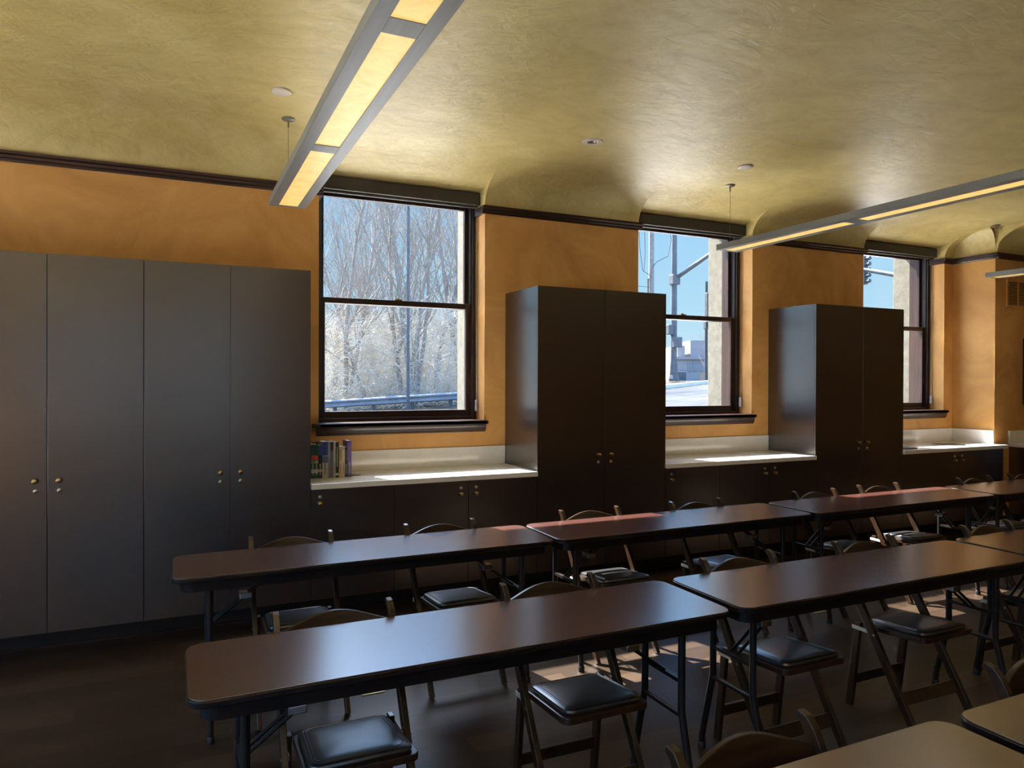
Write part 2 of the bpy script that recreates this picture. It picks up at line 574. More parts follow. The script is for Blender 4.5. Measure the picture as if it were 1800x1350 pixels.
cove = [(5.15, ZC), (5.30, 3.453), (5.42, 3.438), (5.52, 3.416), (5.60, 3.388), (5.67, 3.350), (5.72, 3.312), (5.755, 3.272), (5.778, 3.230), (5.790, 3.190), (YW - 0.0005, 3.10)]
pock = [(5.15, ZC), (5.30, 3.453), (5.42, 3.438), (5.52, 3.416), (5.60, 3.390), (5.70, 3.354), (5.80, 3.324), (5.90, 3.302), (5.99, 3.290)]
jog = [(y - YW + YJ, z) for y, z in cove]
YFL = jog[0][0]
cm.v += [(X0, Y0, ZC), (X1, Y0, ZC), (X1, YFL, ZC), (X0, YFL, ZC)]
cm.f.append((0, 1, 2, 3))
cm.mi.append(0)
segs = []
xs = X0
for a, b in WIN:
    segs += [(xs, a, 'c'), (a, b, 'p')]
    xs = b
segs += [(xs, XJ - 0.0, 'c'), (XJ, X1, 'j')]
for a, b, k in segs:
    if k == 'c':
        strip([(YFL, ZC)] + cove, a, b)
    elif k == 'p':
        strip([(YFL, ZC)] + pock, a, b)
        for xe in (a + 0.001, b - 0.001):                      # cheeks between cove and pocket, with a softly rounded arris
            n = len(cm.v)
            poly = pock + [(5.99, 3.10), (YW, 3.10)] + cove[::-1][1:-1]
            cm.v += [(xe, y, z) for y, z in poly]
            cm.f.append(tuple(range(n, n + len(poly))))
            cm.mi.append(0)
    else:
        strip(jog, a, b)
# cheek where the wall jogs
def zat(prof, y):
    if y <= prof[0][0]:
        return ZC
    for (ya, za), (yb, zb) in zip(prof, prof[1:]):
        if y <= yb:
            return za + (zb - za) * (y - ya) / (yb - ya)
    return prof[-1][1]


ys = [YFL + (YJ - YFL) * k / 16 for k in range(17)]
n = len(cm.v)
for y in ys:
    cm.v += [(XJ, y, zat(jog, y)), (XJ, y, ZC)]
for k in range(16):
    cm.f.append((n + 2 * k, n + 2 * k + 1, n + 2 * k + 3, n + 2 * k + 2))
    cm.mi.append(0)
# cove along the side of the jog
n = len(cm.v)
sidep = [(XJ - (YW - y) * 0.24, z) for y, z in cove]
for x, z in sidep:
    cm.v += [(x, YJ - 0.001, z), (x, YW, z)]
for k in range(len(sidep) - 1):
    cm.f.append((n + 2 * k, n + 2 * k + 1, n + 2 * k + 3, n + 2 * k + 2))
    cm.mi.append(0)
ce = cm.build('ceiling', M['ceiling'], smooth=True)
struct(ce)
struct(MB().box(X0 - 0.2, X1 + 0.2, Y0 - 0.3, 6.5, 3.76, 3.9).build('ceiling_slab', M['concrete']))

# picture rail
def rail_prof(y):
    return [(y, 3.094), (y - 0.012, 3.094), (y - 0.016, 3.108), (y - 0.026, 3.116), (y - 0.028, 3.132), (y - 0.04, 3.142), (y - 0.042, 3.160), (y, 3.160)]


ends = [(X0, WIN[0][0]), (WIN[0][1], WIN[1][0]), (WIN[1][1], WIN[2][0]), (WIN[2][1], XJ)]
for i, (a, b) in enumerate(ends):
    t = MB().prism(rail_prof(YW), 'x', a - (0.03 if i else 0), b + (0.03 if i < 3 else 0))
    if i:                                       # returns into the reveal
        t.box(a - 0.03, a, YW, 5.975, 3.094, 3.160)
    if i < 3:
        t.box(b, b + 0.03, YW, 5.975, 3.094, 3.160)
    struct(t.build('trim_%d' % (i + 1), M['trim']))
t = MB().prism([(XJ - q + YJ * 0, z) for q, z in [(y0_, z_) for y0_, z_ in ((0, 3.094), (0.012, 3.094), (0.016, 3.108), (0.026, 3.116), (0.028, 3.132), (0.04, 3.142), (0.042, 3.160), (0, 3.160))]], 'y', YJ - 0.042, YW)
t.prism(rail_prof(YJ), 'x', XJ - 0.042, X1)
struct(t.build('trim_5', M['trim']))
struct(MB().box(XJ + 0.0, XJ + 0.24, YJ - 0.015, YJ, ZF, ZF + 0.12).build('baseboard_northeast', M['trim']))

# ------------------------------------------------------------------ windows
for i, (a, b) in enumerate(WIN):
    z0, z1 = ZST, 3.335
    f = MB()                                    # fixed frame in steps
    f.box(a, a + 0.045, 5.975, 6.12, z0, z1).box(b - 0.045, b, 5.975, 6.12, z0, z1)
    f.box(a + 0.045, a + 0.055, 5.995, 6.11, z0, z1).box(b - 0.055, b - 0.045, 5.995, 6.11, z0, z1)
    f.box(a + 0.045, b - 0.045, 5.975, 6.12, z0, z0 + 0.03).box(a + 0.045, b - 0.045, 5.975, 6.12, 3.20, z1)
    f.box(a - 0.035, a, 6.10, 6.26, z0 - 0.06, z1 + 0.06).box(b, b + 0.035, 6.10, 6.26, z0 - 0.06, z1 + 0.06)
    f.box(a, b, 6.12, 6.26, z0 - 0.06, z0 - 0.0)
    fo = struct(f.build('window_%d' % (i + 1), M['sash'], bevel=0.003))
    # lower sash inside, upper sash outside
    yl, yu = 6.012, 6.062
    s = MB()
    l, r = a + 0.055, b - 0.055
    s.box(l, l + 0.034, yl, yl + 0.04, z0 + 0.03, 2.325).box(r - 0.034, r, yl, yl + 0.04, z0 + 0.03, 2.325)
    s.box(l + 0.034, r - 0.034, yl, yl + 0.04, z0 + 0.03, z0 + 0.085).box(l + 0.034, r - 0.034, yl, yl + 0.04, 2.277, 2.325)
    so = s.build('lower_sash', M['sash'], fo, bevel=0.004)
    MB().box(l + 0.03, r - 0.03, yl + 0.017, yl + 0.021, z0 + 0.08, 2.28).build('glass_pane', M['glass'], so)
    s = MB()
    s.box(l, l + 0.030, yu, yu + 0.04, 2.277, 3.205).box(r - 0.030, r, yu, yu + 0.04, 2.277, 3.205)
    s.box(l + 0.030, r - 0.030, yu, yu + 0.04, 2.277, 2.318).box(l + 0.030, r - 0.030, yu, yu + 0.04, 3.165, 3.205)
    so = s.build('upper_sash', M['sash'], fo, bevel=0.004)
    MB().box(l + 0.026, r - 0.026, yu + 0.017, yu + 0.021, 2.31, 3.17).build('glass_pane', M['glass'], so)
    lk = MB().box((l + r) / 2 - 0.03, (l + r) / 2 + 0.03, yl - 0.002, yl + 0.045, 2.325, 2.333)
    lk.lathe([(0.0, 0.008), (0.012, 0.008), (0.012, 0.02), (0.0, 0.022)], ((l + r) / 2, yl + 0.02, 2.325), seg=10)
    lk.build('sash_lock', M['brass'], fo)
    # stool and moulded apron under the window
    st = MB().box(a, b, 5.73, 5.985, ZST - 0.03, ZST)
    st.box(a - 0.055, b + 0.015, 5.73, YW - 0.001, ZST - 0.03, ZST)
    pr = [(YW, 1.20), (YW - 0.03, 1.20), (YW - 0.034, 1.212), (YW - 0.045, 1.218), (YW - 0.048, 1.24), (YW - 0.052, 1.255), (YW - 0.058, ZST - 0.03), (YW, ZST - 0.03)]
    st.prism(pr, 'x', a - 0.02, b + 0.0)
    st.build('window_stool', M['trim'], fo, bevel=0.004)

    # roller shade: box, chain
    names = ('leftmost window, with bare trees outside', 'middle window, above a bare lamp-lit traffic pole view', 'rightmost window beside the jogged wall')
    lab = ('taupe roller shade box across the top of the large left window',
           'taupe roller shade box over the middle window, right of the second plaster pier',
           'taupe roller shade box over the farthest window, next to the corner with the vent')[i]
    sh = thing('roller_shade', lab, 'window shade', (0, 0, 0), 0, 'roller shades')
    a2, b2 = (a + 0.02, b + 0.026) if i == 0 else (a + 0.04, b + 0.05)
    b2 = min(b2, b + 0.0)
    MB().box(a + 0.003, b - 0.005, 5.885, 5.972, 3.184, 3.289).build('shade_box', M['valance'], sh, bevel=0.004)
    MB().tube([(a2 + 0.03, 5.935, 3.18), (b - 0.03, 5.935, 3.18)], 0.018, 12).build('shade_roll', M['valance'], sh)
    xc = b - 0.014
    MB().tube([(xc, 5.945, 3.195), (xc, 5.945, 2.4), (xc + 0.003, 5.943, 1.46)], 0.0022, 6) \
        .tube([(xc, 5.962, 3.195), (xc, 5.963, 2.4), (xc + 0.002, 5.948, 1.46)], 0.0022, 6).build('bead_chain', M['nickel'], sh)
    MB().prism([(5.93, 1.37), (5.965, 1.37), (5.962, 1.47), (5.935, 1.47)], 'x', xc - 0.007, xc + 0.008).build('chain_weight', M['plastic'], sh, bevel=0.003)


# ------------------------------------------------------------------ cabinets
def knob_lock(door, x, z, dz):
    """brass knob and nickel cam lock on a door front at y = YF"""
    MB().lathe([(0.012, 0), (0.012, 0.003), (0.006, 0.006), (0.006, 0.014), (0.013, 0.018), (0.0165, 0.024), (0.0145, 0.031), (0.006, 0.034), (0.001, 0.0345)],
               (x, YF, z), 'y', 18).build('knob', M['brass'], door, smooth=True)
    lk = MB().lathe([(0.0125, 0), (0.0125, 0.003), (0.010, 0.005), (0.001, 0.0055)], (x + 0.002, YF, z + dz), 'y', 16)
    lk.build('lock', M['nickel'], door, smooth=True)


def cabinet(name, label, cat, x0, x1, z1, doors, yb=YW - 0.004, group=None, side_r=True):
    """doors: list of (x0, x1, knob side, tall)"""
    t = thing(name, label, cat, (0, 0, 0), 0, group)
    b = MB().box(x0 + 0.001, x1 - 0.001, YF + 0.021, yb, 0.095, z1)
    b.box(x0 + 0.001, x1 - 0.001, YF + 0.24, yb, ZF + 0.001, 0.095)
    b.build('body', M['cab'], t, bevel=0.001)
    for a, c, side, tall in doors:
        d = MB().box(a + 0.0018, c - 0.0018, YF, YF + 0.02, 0.097, z1).build('door', M['cab'], t, bevel=0.0012)
        if tall:
            z, dz = 1.025, -0.062
        else:
            z, dz = z1 - 0.10, 0.045
        if side:
            knob_lock(d, a + 0.062 if side < 0 else c - 0.062, z, dz)
    return t


def toe_grille(t, x0, x1):
    y = YF + 0.236
    g = MB().box(x0, x1, y - 0.004, y, ZF + 0.012, 0.055, 0)
    k = int((x1 - x0) / 0.02)
    for i in range(k + 1):
        x = x0 + (x1 - x0) * i / k
        g.box(x - 0.0016, x + 0.0016, y - 0.009, y - 0.004, ZF + 0.012, 0.055, 1)
    for i in range(5):
        z = ZF + 0.012 + (0.043 - ZF) * i / 4
        g.box(x0, x1, y - 0.0095, y - 0.0045, z - 0.0015, z + 0.0015, 1)
    g.build('toe_grille', [M['dark'], M['steel']], t)


TG = 'tall storage cabinets'
cabinet('tall_cabinet', 'dark brown tall cabinet at the far left edge, mostly outside the picture', 'cabinet', -2.275, -1.232, ZT,
        [(-2.275, -1.754, 1, True), (-1.754, -1.232, -1, True)], group=TG)
c1 = cabinet('tall_cabinet', 'dark brown tall cabinet at the left, whose doors carry the leftmost knobs', 'cabinet', -1.232, -0.186, ZT,
             [(-1.232, -0.71, 1, True), (-0.71, -0.186, -1, True)], group=TG)
c2 = cabinet('tall_cabinet', 'dark brown tall two-door cabinet immediately left of the books and the left window', 'cabinet', -0.186, 0.855, ZT,
             [(-0.186, 0.33, 1, True), (0.33, 0.855, -1, True)], group=TG)
toe_grille(c2, -0.15, 0.20)
cabinet('tall_cabinet', 'dark brown tall cabinet between the left window and the middle window', 'cabinet', 2.631, 3.897, ZT,
        [(2.631, 3.266, 1, True), (3.266, 3.897, -1, True)], group=TG)
cabinet('tall_cabinet', 'dark brown tall cabinet between the middle window and the farthest window', 'cabinet', 5.701, 6.978, ZT,
        [(5.701, 6.365, 1, True), (6.365, 6.978, -1, True)], group=TG)
# toe kick boards, one per run
for a, b in ((-2.275, 8.698),):
    struct(MB().box(a, b, YF + 0.225, YF + 0.239, ZF, 0.093).build('baseboard_cabinets', M['toe']))
    struct(MB().box(a, b, YF + 0.213, YF + 0.225, ZF, ZF + 0.012).build('trim_6', M['trim']))
BG = 'low cabinets under the worktops'
ZB = 0.874
b1 = cabinet('base_cabinet', 'narrow one-door low cabinet under the books, beside the tall left cabinets', 'cabinet', 0.856, 1.456, ZB, [(0.856, 1.456, -1, False)], group=BG)
toe_grille(b1, 0.93, 1.42)
cabinet('base_cabinet', 'two-door low cabinet under the left worktop, against the tall cabinet beside it', 'cabinet', 1.456, 2.630, ZB,
        [(1.456, 2.04, 1, False), (2.04, 2.630, -1, False)], group=BG)
cabinet('base_cabinet', 'one-door low cabinet under the left end of the middle worktop', 'cabinet', 3.898, 4.504, ZB, [(3.898, 4.504, -1, False)], group=BG)
cabinet('base_cabinet', 'two-door low cabinet under the right part of the middle worktop', 'cabinet', 4.504, 5.700, ZB,
        [(4.504, 5.109, 1, False), (5.109, 5.700, -1, False)], group=BG)
cabinet('sink_cabinet', 'two-door low cabinet under the farthest worktop, below the round sink', 'cabinet', 6.979, 8.696, ZB,
        [(6.979, 7.883, 1, False), (7.883, 8.696, -1, False)])


def worktop(label, x0, x1, side=None):
    t = thing('worktop', label, 'worktop', group='pale quartz worktops')
    xe = x1 + (0.05 if side else 0)
    s = MB().box(x0 + 0.001, x1 - 0.001, YC, YW - 0.002, 0.875, 0.914)
    if side:
        s = MB().box(x0 + 0.001, XJ - 0.002, YJ - 0.002, YW - 0.002, 0.875, 0.914).box(x0 + 0.001, 8.75, YC, YJ - 0.002, 0.875, 0.914)
    s.build('slab', M['quartz'], t, bevel=0.003 if not side else 0.0)
    if side:
        MB().box(x0 + 0.001, XJ - 0.022, YW - 0.02, YW - 0.002, 0.914, 1.072).build('backsplash', M['quartz'], t, bevel=0.002)
        MB().box(XJ - 0.02, XJ - 0.002, YJ, YW - 0.002, 0.914, 1.072).build('side_splash', M['quartz'], t, bevel=0.002)
    else:
        MB().box(x0 + 0.001, x1 - 0.001, YW - 0.02, YW - 0.002, 0.914, 1.072).build('backsplash', M['quartz'], t, bevel=0.002)
    return t


worktop('pale quartz worktop under the left window, with books on its left end', 0.856, 2.630)
worktop('pale quartz worktop under the middle window, between two tall cabinets', 3.898, 5.700)
wt = worktop('pale quartz worktop under the farthest window, holding the round metal sink', 6.979, XJ, side=True)
# round basin set in the worktop
sk = thing('round_sink', 'round stainless steel sink set into the farthest worktop', 'sink', (8.14, 5.44, 0.914))
MB().lathe([(0.175, 0.0005), (0.175, 0.004), (0.165, 0.006), (0.155, 0.003), (0.150, 0.0015)], (0, 0, 0), 'z', 36).build('rim', M['steel'], sk, smooth=True)
bs = MB()
n = len(bs.v)
bs.lathe([(0.150, 0.0052), (0.145, 0.0035), (0.04, 0.0018), (0.03, 0.0012)], (0, 0, 0), 'z', 36)
bs.build('basin', M['dark'], sk, smooth=True)
tr = MB().prism(rrect(7.02, 7.33, 5.235, 5.43, 0.03), 'z', 0.9145, 0.924)
tag(tr.build('tray', M['dark'], bevel=0.002), 'low black tray on the farthest worktop, next to the tall cabinet', 'tray')
# counter on the jogged wall at the right edge
t = thing('worktop', 'pale worktop end on the vent wall at the right edge of the picture', 'worktop', group='pale quartz worktops')
MB().box(8.985, 10.6, 4.66, YJ - 0.002, 0.875, 0.914).build('slab', M['quartz'], t, bevel=0.003)
MB().box(8.985, 10.6, YJ - 0.02, YJ - 0.002, 0.914, 1.064).build('backsplash', M['quartz'], t, bevel=0.002)
t = thing('base_cabinet', 'dark low cabinet below the worktop at the right edge of the picture', 'cabinet', group=BG)
MB().box(9.0, 10.59, 4.70, YJ - 0.004, 0.06, 0.874).box(9.0, 10.59, 4.78, YJ - 0.004, ZF + 0.001, 0.06).build('body', M['cab'], t, bevel=0.001)
for k in range(3):
    MB().box(9.0 + 0.53 * k + 0.002, 9.53 + 0.53 * k - 0.002, 4.68, 4.70, 0.062, 0.873).build('door', M['cab'], t)

# wall grille on the jogged wall
g = thing('air_grille', 'ochre louvred air grille high on the wall at the right edge', 'vent')
fr = MB()
x0, x1, z0, z1 = 8.925, 9.62, 2.535, 2.86
fr.box(x0, x1, YJ - 0.012, YJ, z0, z0 + 0.025).box(x0, x1, YJ - 0.012, YJ, z1 - 0.025, z1)
fr.box(x0, x0 + 0.03, YJ - 0.012, YJ, z0 + 0.025, z1 - 0.025).box(x1 - 0.03, x1, YJ - 0.012, YJ, z0 + 0.025, z1 - 0.025)
fr.build('frame', M['ochre'], g, bevel=0.002)
MB().box(x0 + 0.03, x1 - 0.03, YJ - 0.003, YJ, z0 + 0.025, z1 - 0.025).build('backing', M['dark'], g)
sl = MB()
for k in range(13):
    z = z0 + 0.034 + k * 0.0205
    sl.prism([(YJ - 0.012, z), (YJ - 0.010, z - 0.002), (YJ - 0.003, z + 0.007), (YJ - 0.005, z + 0.009)], 'x', x0 + 0.03, x1 - 0.03)
sl.box((x0 + x1) / 2 - 0.13, (x0 + x1) / 2 - 0.12, YJ - 0.0125, YJ - 0.004, z0 + 0.025, z1 - 0.025)
sl.build('louvres', M['ochre'], g)
tag(MB().box(9.255, 9.60, YJ - 0.08, YJ, 1.37, 2.17).build('wall_panel', M['dark'], bevel=0.006),
    'dark panel on the wall at the very right edge, below the grille', 'wall panel')


# ------------------------------------------------------------------ pendant lamps
def pendant(label, xc, yend, modules, up=1.0):
    t = thing('pendant_lamp', label, 'lamp', (xc, yend, 0), 0, 'long pendant lamps')
    L = modules * 1.44 + 0.04
    hw, zb, zt = 0.123, 2.852, 2.905
    dy0 = []
    h = MB()
    # hollow tray: bottom flanges, sides, ends, cross bars, top
    h.box(-hw, -0.063, -L, 0, zb, zb + 0.004).box(0.063, hw, -L, 0, zb, zb + 0.004)
    h.box(-hw, -hw + 0.004, -L, 0, zb + 0.004, zt).box(hw - 0.004, hw, -L, 0, zb + 0.004, zt)
    h.box(-hw + 0.004, hw - 0.004, -0.004, 0, zb + 0.004, zt).box(-hw + 0.004, hw - 0.004, -L, -L + 0.004, zb + 0.004, zt)
    h.box(-0.063, 0.063, -0.03, 0, zb, zb + 0.004)
    for k in range(modules):
        y = -1.352 - 1.435 * k
        h.box(-0.063, 0.063, y - 0.115, y, zb, zb + 0.004)
        dy0.append((y, y + 1.322))
    h.box(-hw + 0.004, hw - 0.004, -L + 0.004, -0.004, zt - 0.006, zt - 0.002)
    h.build('housing', M['lampmetal'], t, bevel=0.0012)
    for a, b in dy0:
        MB().box(-0.064, 0.064, a - 0.001, b + 0.001, zb + 0.005, zb + 0.010).build('diffuser', M['diffuser'], t)
    for y in (-0.04,) + tuple(-0.04 - 2.87 * k for k in range(1, modules // 2 + 1)):
        c = MB().tube([(0, y, zt - 0.01), (0, y, ZC - 0.06)], 0.0016, 6)
        c.tube([(0, y, ZC - 0.062), (0, y, ZC - 0.012)], 0.006, 8)
        w_ = c.build('wire', M['wire'], t)
        MB().lathe([(0.045, 0), (0.045, -0.008), (0.038, -0.014), (0.001, -0.016)], (0, y, ZC), 'z', 20).build('canopy', M['wire'], w_, smooth=True)
    # added upward light brightens the ceiling; unseen spots stand in for diffuser light
    ld = bpy.data.lights.new('added_uplight', 'AREA')
    ld.shape = 'RECTANGLE'
    ld.size, ld.size_y = 0.2, L - 0.1
    ld.energy = ADDED_UP_W * up * modules / 6
    ld.color = (1.0, 0.90, 0.74)
    lo = bpy.data.objects.new('added_uplight', ld)
    COL.objects.link(lo)
    lo.parent = t
    lo.location = (0, -L / 2, zt + 0.004)
    lo.rotation_euler = (math.pi, 0, 0)
    for a, b in dy0:
        sd = bpy.data.lights.new('downlight', 'SPOT')
        sd.energy = LAMP_DOWN_W
        sd.color = (1.0, 0.86, 0.66)
        sd.spot_size = math.radians(165)
        sd.spot_blend = 0.6
        sd.shadow_soft_size = 0.01
        so = bpy.data.objects.new('downlight', sd)
        COL.objects.link(so)
        so.parent = t
        so.location = (0, (a + b) / 2, zb - 0.012)
    return t


pendant('long grey pendant lamp on the left, ending in front of the left window', 0.706, 5.25, 6)
pendant('long grey pendant lamp on the right, starting in front of the middle window', 4.65, 5.25, 6, 0.3)
pendant('grey pendant lamp at the right edge, starting in front of the jogged wall', 8.60, 5.25, 6, 0.3)


# ceiling discs and downlight
def disc(x, y, lab):
    tag(MB().lathe([(0.062, -0.001), (0.062, -0.010), (0.056, -0.014), (0.001, -0.015)], (x, y, ZC), 'z', 28).build('sprinkler_cover', M['white'], smooth=True),
        lab, 'ceiling cover', 'round ceiling covers')


disc(0.60, 4.733, 'round pale cover on the ceiling left of the left pendant lamp')
disc(4.36, 4.70, 'round pale cover on the ceiling above the right pendant lamp')
t = thing('recessed_light', 'small round recessed ceiling light with pale ring, mid ceiling', 'ceiling light', (2.867, 4.715, ZC))
ring = MB()
k = 32
for i in range(k):
    a0, a1 = 2 * math.pi * i / k, 2 * math.pi * (i + 1) / k
    n = len(ring.v)
    for a in (a0, a1):
        for r, z in ((0.040, -0.002), (0.044, -0.007), (0.074, -0.006), (0.078, 0.0)):
            ring.v.append((r * math.cos(a), r * math.sin(a), z))
    for j in range(3):
        ring.f.append((n + j, n + j + 1, n + 5 + j, n + 4 + j))
        ring.mi.append(0)
ring.build('ring', M['white'], t, smooth=True)
lens = MB().lathe([(0.042, -0.001), (0.035, -0.0035), (0.02, -0.003), (0.012, -0.006), (0.001, -0.0065)], (0, 0, 0), 'z', 8)
lens.build('reflector', M['steel'], t)


# ------------------------------------------------------------------ folding tables
TBL_Z = 0.736


def make_table(L):
    t = thing('folding_table', '', 'table')
    hl, hw = L / 2, 0.249
    H = TBL_Z - ZF
    MB().prism(rrect(-hl + 0.004, hl - 0.004, -hw + 0.004, hw - 0.004, 0.055), 'z', H - 0.003, H).build('tabletop', M['table'], t, bevel=0.001)
    e = MB().prism(rrect(-hl, hl, -hw, hw, 0.06), 'z', H - 0.025, H - 0.0032)
    e.build('edge_band', M['edge'], t, bevel=0.004, smooth=True)
    ap = MB()
    o, i_ = rrect(-hl + 0.035, hl - 0.035, -hw + 0.03, hw - 0.03, 0.06), rrect(-hl + 0.05, hl - 0.05, -hw + 0.045, hw - 0.045, 0.05)
    k = len(o)
    n = len(ap.v)
    for z in (H - 0.075, H - 0.025):
        ap.v += [(x, y, z) for x, y in o] + [(x, y, z) for x, y in i_]
    for j in range(k):
        q = (j + 1) % k
        ap.f += [(n + j, n + q, n + 2 * k + q, n + 2 * k + j), (n + k + j, n + k + q, n + 3 * k + q, n + 3 * k + j),
                 (n + j, n + q, n + k + q, n + k + j)]
        ap.mi += [0, 0, 0]
    ap.build('apron', M['edge'], t)
    for s in (-1, 1):
        x = s * (hl - 0.165)
        lg = None
        for q in (-1, 1):
            lg = MB().tube([(x, q * 0.125, H - 0.03), (x, q * 0.125, 0.375), (x, q * 0.132, 0.345), (x, q * 0.19, 0.10), (x, q * 0.198, 0.06), (x, q * 0.20, 0.016)], 0.0155, 12) \
                .build('leg', M['blackmetal'], t, smooth=True)
            MB().lathe([(0.019, 0), (0.019, 0.028), (0.016, 0.032)], (x, q * 0.20, 0.0), 'z', 12).build('foot_cap', M['dark'], lg, smooth=True)
        MB().tube([(x, -0.13, 0.36), (x, 0.13, 0.36)], 0.012, 10).build('crossbar', M['blackmetal'], t, smooth=True)
        br_ = MB()
        for q in (-0.05, 0.05):
            br_.tube([(x, q * 0.4, 0.50), (x - s * 0.17, q * 0.4, 0.625), (x - s * 0.36, q * 0.5, H - 0.03)], 0.0075, 8)
        br_.box(x - 0.012, x + 0.012, -0.125, 0.125, 0.492, 0.508)
        br_.build('folding_brace', M['blackmetal'], t, smooth=True)
        MB().box(x - s * 0.17 - 0.03, x - s * 0.17 + 0.03, -0.032, 0.032, 0.610, 0.640).build('brace_lock', M['steel'], t, bevel=0.004)
    return t


TG1, TG2, TG3 = 'tables in the back row', 'tables in the middle row', 'tables in the front row'
proto = make_table(1.985)
tables = [
    (0.975, 3.851, TG1, 'mahogany folding table at the left end of the back row, reflecting the left window'),
    (2.985, 3.851, TG1, 'second table from the left in the back row, with a sunlit red far edge'),
    (5.010, 3.853, TG1, 'third mahogany folding table from the left in the back row, below the middle worktop'),
    (7.035, 3.855, TG1, 'mahogany folding table at the right end of the back row, nearest the sink'),
    (1.020, 2.460, TG2, 'mahogany folding table at the left end of the middle row, nearest whole table'),
    (3.050, 2.460, TG2, 'second mahogany folding table from the left in the middle row'),
    (5.070, 2.460, TG2, 'third table of the middle row, cut off by the right edge of the picture'),
    (0.895, 1.032, TG3, 'front row mahogany table whose rounded corner shows at the bottom right'),
    (2.925, 1.032, TG3, 'front row mahogany table cut off by the bottom right corner of the picture'),
]
tabs = []
for i, (x, y, grp, lab) in enumerate(tables):
    o = proto if i == 0 else copy_tree(proto)
    o.location = (x, y, ZF)
    tag(o, lab, 'table', grp)
    tabs.append(o)


# ------------------------------------------------------------------ folding chairs
def make_chair():
    """faces -y, origin on the floor below the top of the back"""
    t = thing('folding_chair', '', 'chair')
    path = [(-0.452, 0.0), (-0.165, 0.50), (-0.075, 0.655), (-0.036, 0.725), (-0.012, 0.775), (0.004, 0.808), (0.022, 0.832), (0.046, 0.842)]
    hwid = [0.021, 0.021, 0.021, 0.021, 0.020, 0.018, 0.015, 0.008]

    def outline(path, hw):
        L_, R_ = [], []
        for i, p in enumerate(path):
            a = Vector(path[max(i - 1, 0)])
            b = Vector(path[min(i + 1, len(path) - 1)])
            d = (b - a).normalized()
            nrm = Vector((-d.y, d.x))
            L_.append(tuple(Vector(p) + nrm * hw[i]))
            R_.append(tuple(Vector(p) - nrm * hw[i]))
        return R_ + L_[::-1]
    ol = outline(path, hwid)
    ol = [(y, max(z, 0.0)) for y, z in ol]
    for s in (-1, 1):
        x = s * 0.214
        MB().prism(ol, 'x', x - 0.012, x + 0.012).build('back_post', M['chair'], t, bevel=0.003)
    # back legs (inside the posts)
    for s in (-1, 1):
        x = s * 0.186
        MB().prism([(-0.068, 0.0), (-0.030, 0.0), (-0.082, 0.452), (-0.120, 0.452)], 'x', x - 0.011, x + 0.011).build('rear_leg', M['chair'], t, bevel=0.003)
    MB().box(-0.176, 0.176, -0.072, -0.054, 0.115, 0.165).build('rear_stretcher', M['chair'], t, bevel=0.003)
    MB().prism([(-0.385, 0.128), (-0.367, 0.120), (-0.338, 0.172), (-0.356, 0.180)], 'x', -0.203, 0.203).build('front_stretcher', M['chair'], t, bevel=0.003)
    # seat frame and pad
    fr = MB()
    def yz(y):
        return 0.462 + (-(y) - 0.28) * 0.09
    pl = [(-0.172, -0.115), (0.172, -0.115), (0.186, -0.45), (-0.186, -0.45)]
    r_ = rrect(-0.184, 0.184, -0.470, -0.105, 0.03, 5)
    n = len(fr.v)
    k = len(r_)
    sx = lambda x, y: x * (1.0 if y < -0.3 else 0.95)
    fr.v += [(sx(x, y), y, yz(y) - 0.026) for x, y in r_] + [(sx(x, y), y, yz(y)) for x, y in r_]
    fr.f += [tuple(n + j for j in range(k))[::-1], tuple(n + k + j for j in range(k))]
    fr.mi += [0, 0]
    for j in range(k):
        q = (j + 1) % k
        fr.f.append((n + j, n + q, n + k + q, n + k + j))
        fr.mi.append(0)
    fr.build('seat_frame', M['chair'], t, bevel=0.003)
    pd = MB()
    rings = [(0.000, 0.000, 0.001), (-0.003, 0.0, 0.010), (0.000, 0.0, 0.018), (0.010, 0.0, 0.0225), (0.06, 0.0, 0.026), (0.12, 0, 0.028)]
    rr = [rrect(-0.166 + d, 0.166 - d, -0.452 + d, -0.118 - d, max(0.035 - d * 0.1, 0.01), 5) for d, _, _ in rings]
    k = len(rr[0])
    for (d, _, h), rc in zip(rings, rr):
        pd.v += [(x * (1.0 if y < -0.3 else 0.95), y, yz(y) + h) for x, y in rc]
    for i in range(len(rings) - 1):
        for j in range(k):
            q = (j + 1) % k
            pd.f.append((i * k + j, i * k + q, (i + 1) * k + q, (i + 1) * k + j))
            pd.mi.append(0)
    pd.f.append(tuple((len(rings) - 1) * k + j for j in range(k)))
    pd.f.append(tuple(range(k))[::-1])
    pd.mi += [0, 0]
    pad = pd.build('seat_pad', M['vinyl'], t, smooth=True)
    pp = MB()
    for d, hh in ((0.013, 0.0222), (0.022, 0.0235)):
        rc = rrect(-0.166 + d, 0.166 - d, -0.452 + d, -0.118 - d, 0.033, 5)
        pts = [(x * (1.0 if y < -0.3 else 0.95), y, yz(y) + hh) for x, y in rc]
        pp.tube(pts + [pts[0]], 0.0014, 5)
    pp.build('piping', M['vinyl'], pad)
    # metal links between rear legs and posts
    for s in (-1, 1):
        x = s * 0.199
        MB().box(x - 0.0015, x + 0.0015, -0.215, -0.070, 0.413, 0.433).build('hinge_link', M['zinc'], t, bevel=0.001)
    # curved, arched top rail
    rl = MB()
    K = 16
    th = 0.009
    n = 0
    for i in range(K + 1):
        q = -1 + 2 * i / K
        x = q * 0.202
        bow = 0.038 * (1 - q * q)
        arch = math.cos(q * math.pi / 2) ** 1.3 if abs(q) < 1 else 0.0
        zt = 0.782 + 0.046 * arch
        zb = 0.672 + 0.012 * arch
        yt, yb = 0.000 + bow, -0.062 + bow
        rl.v += [(x, yb - th, zb), (x, yb + th, zb), (x, yt + th, zt), (x, yt - th, zt)]
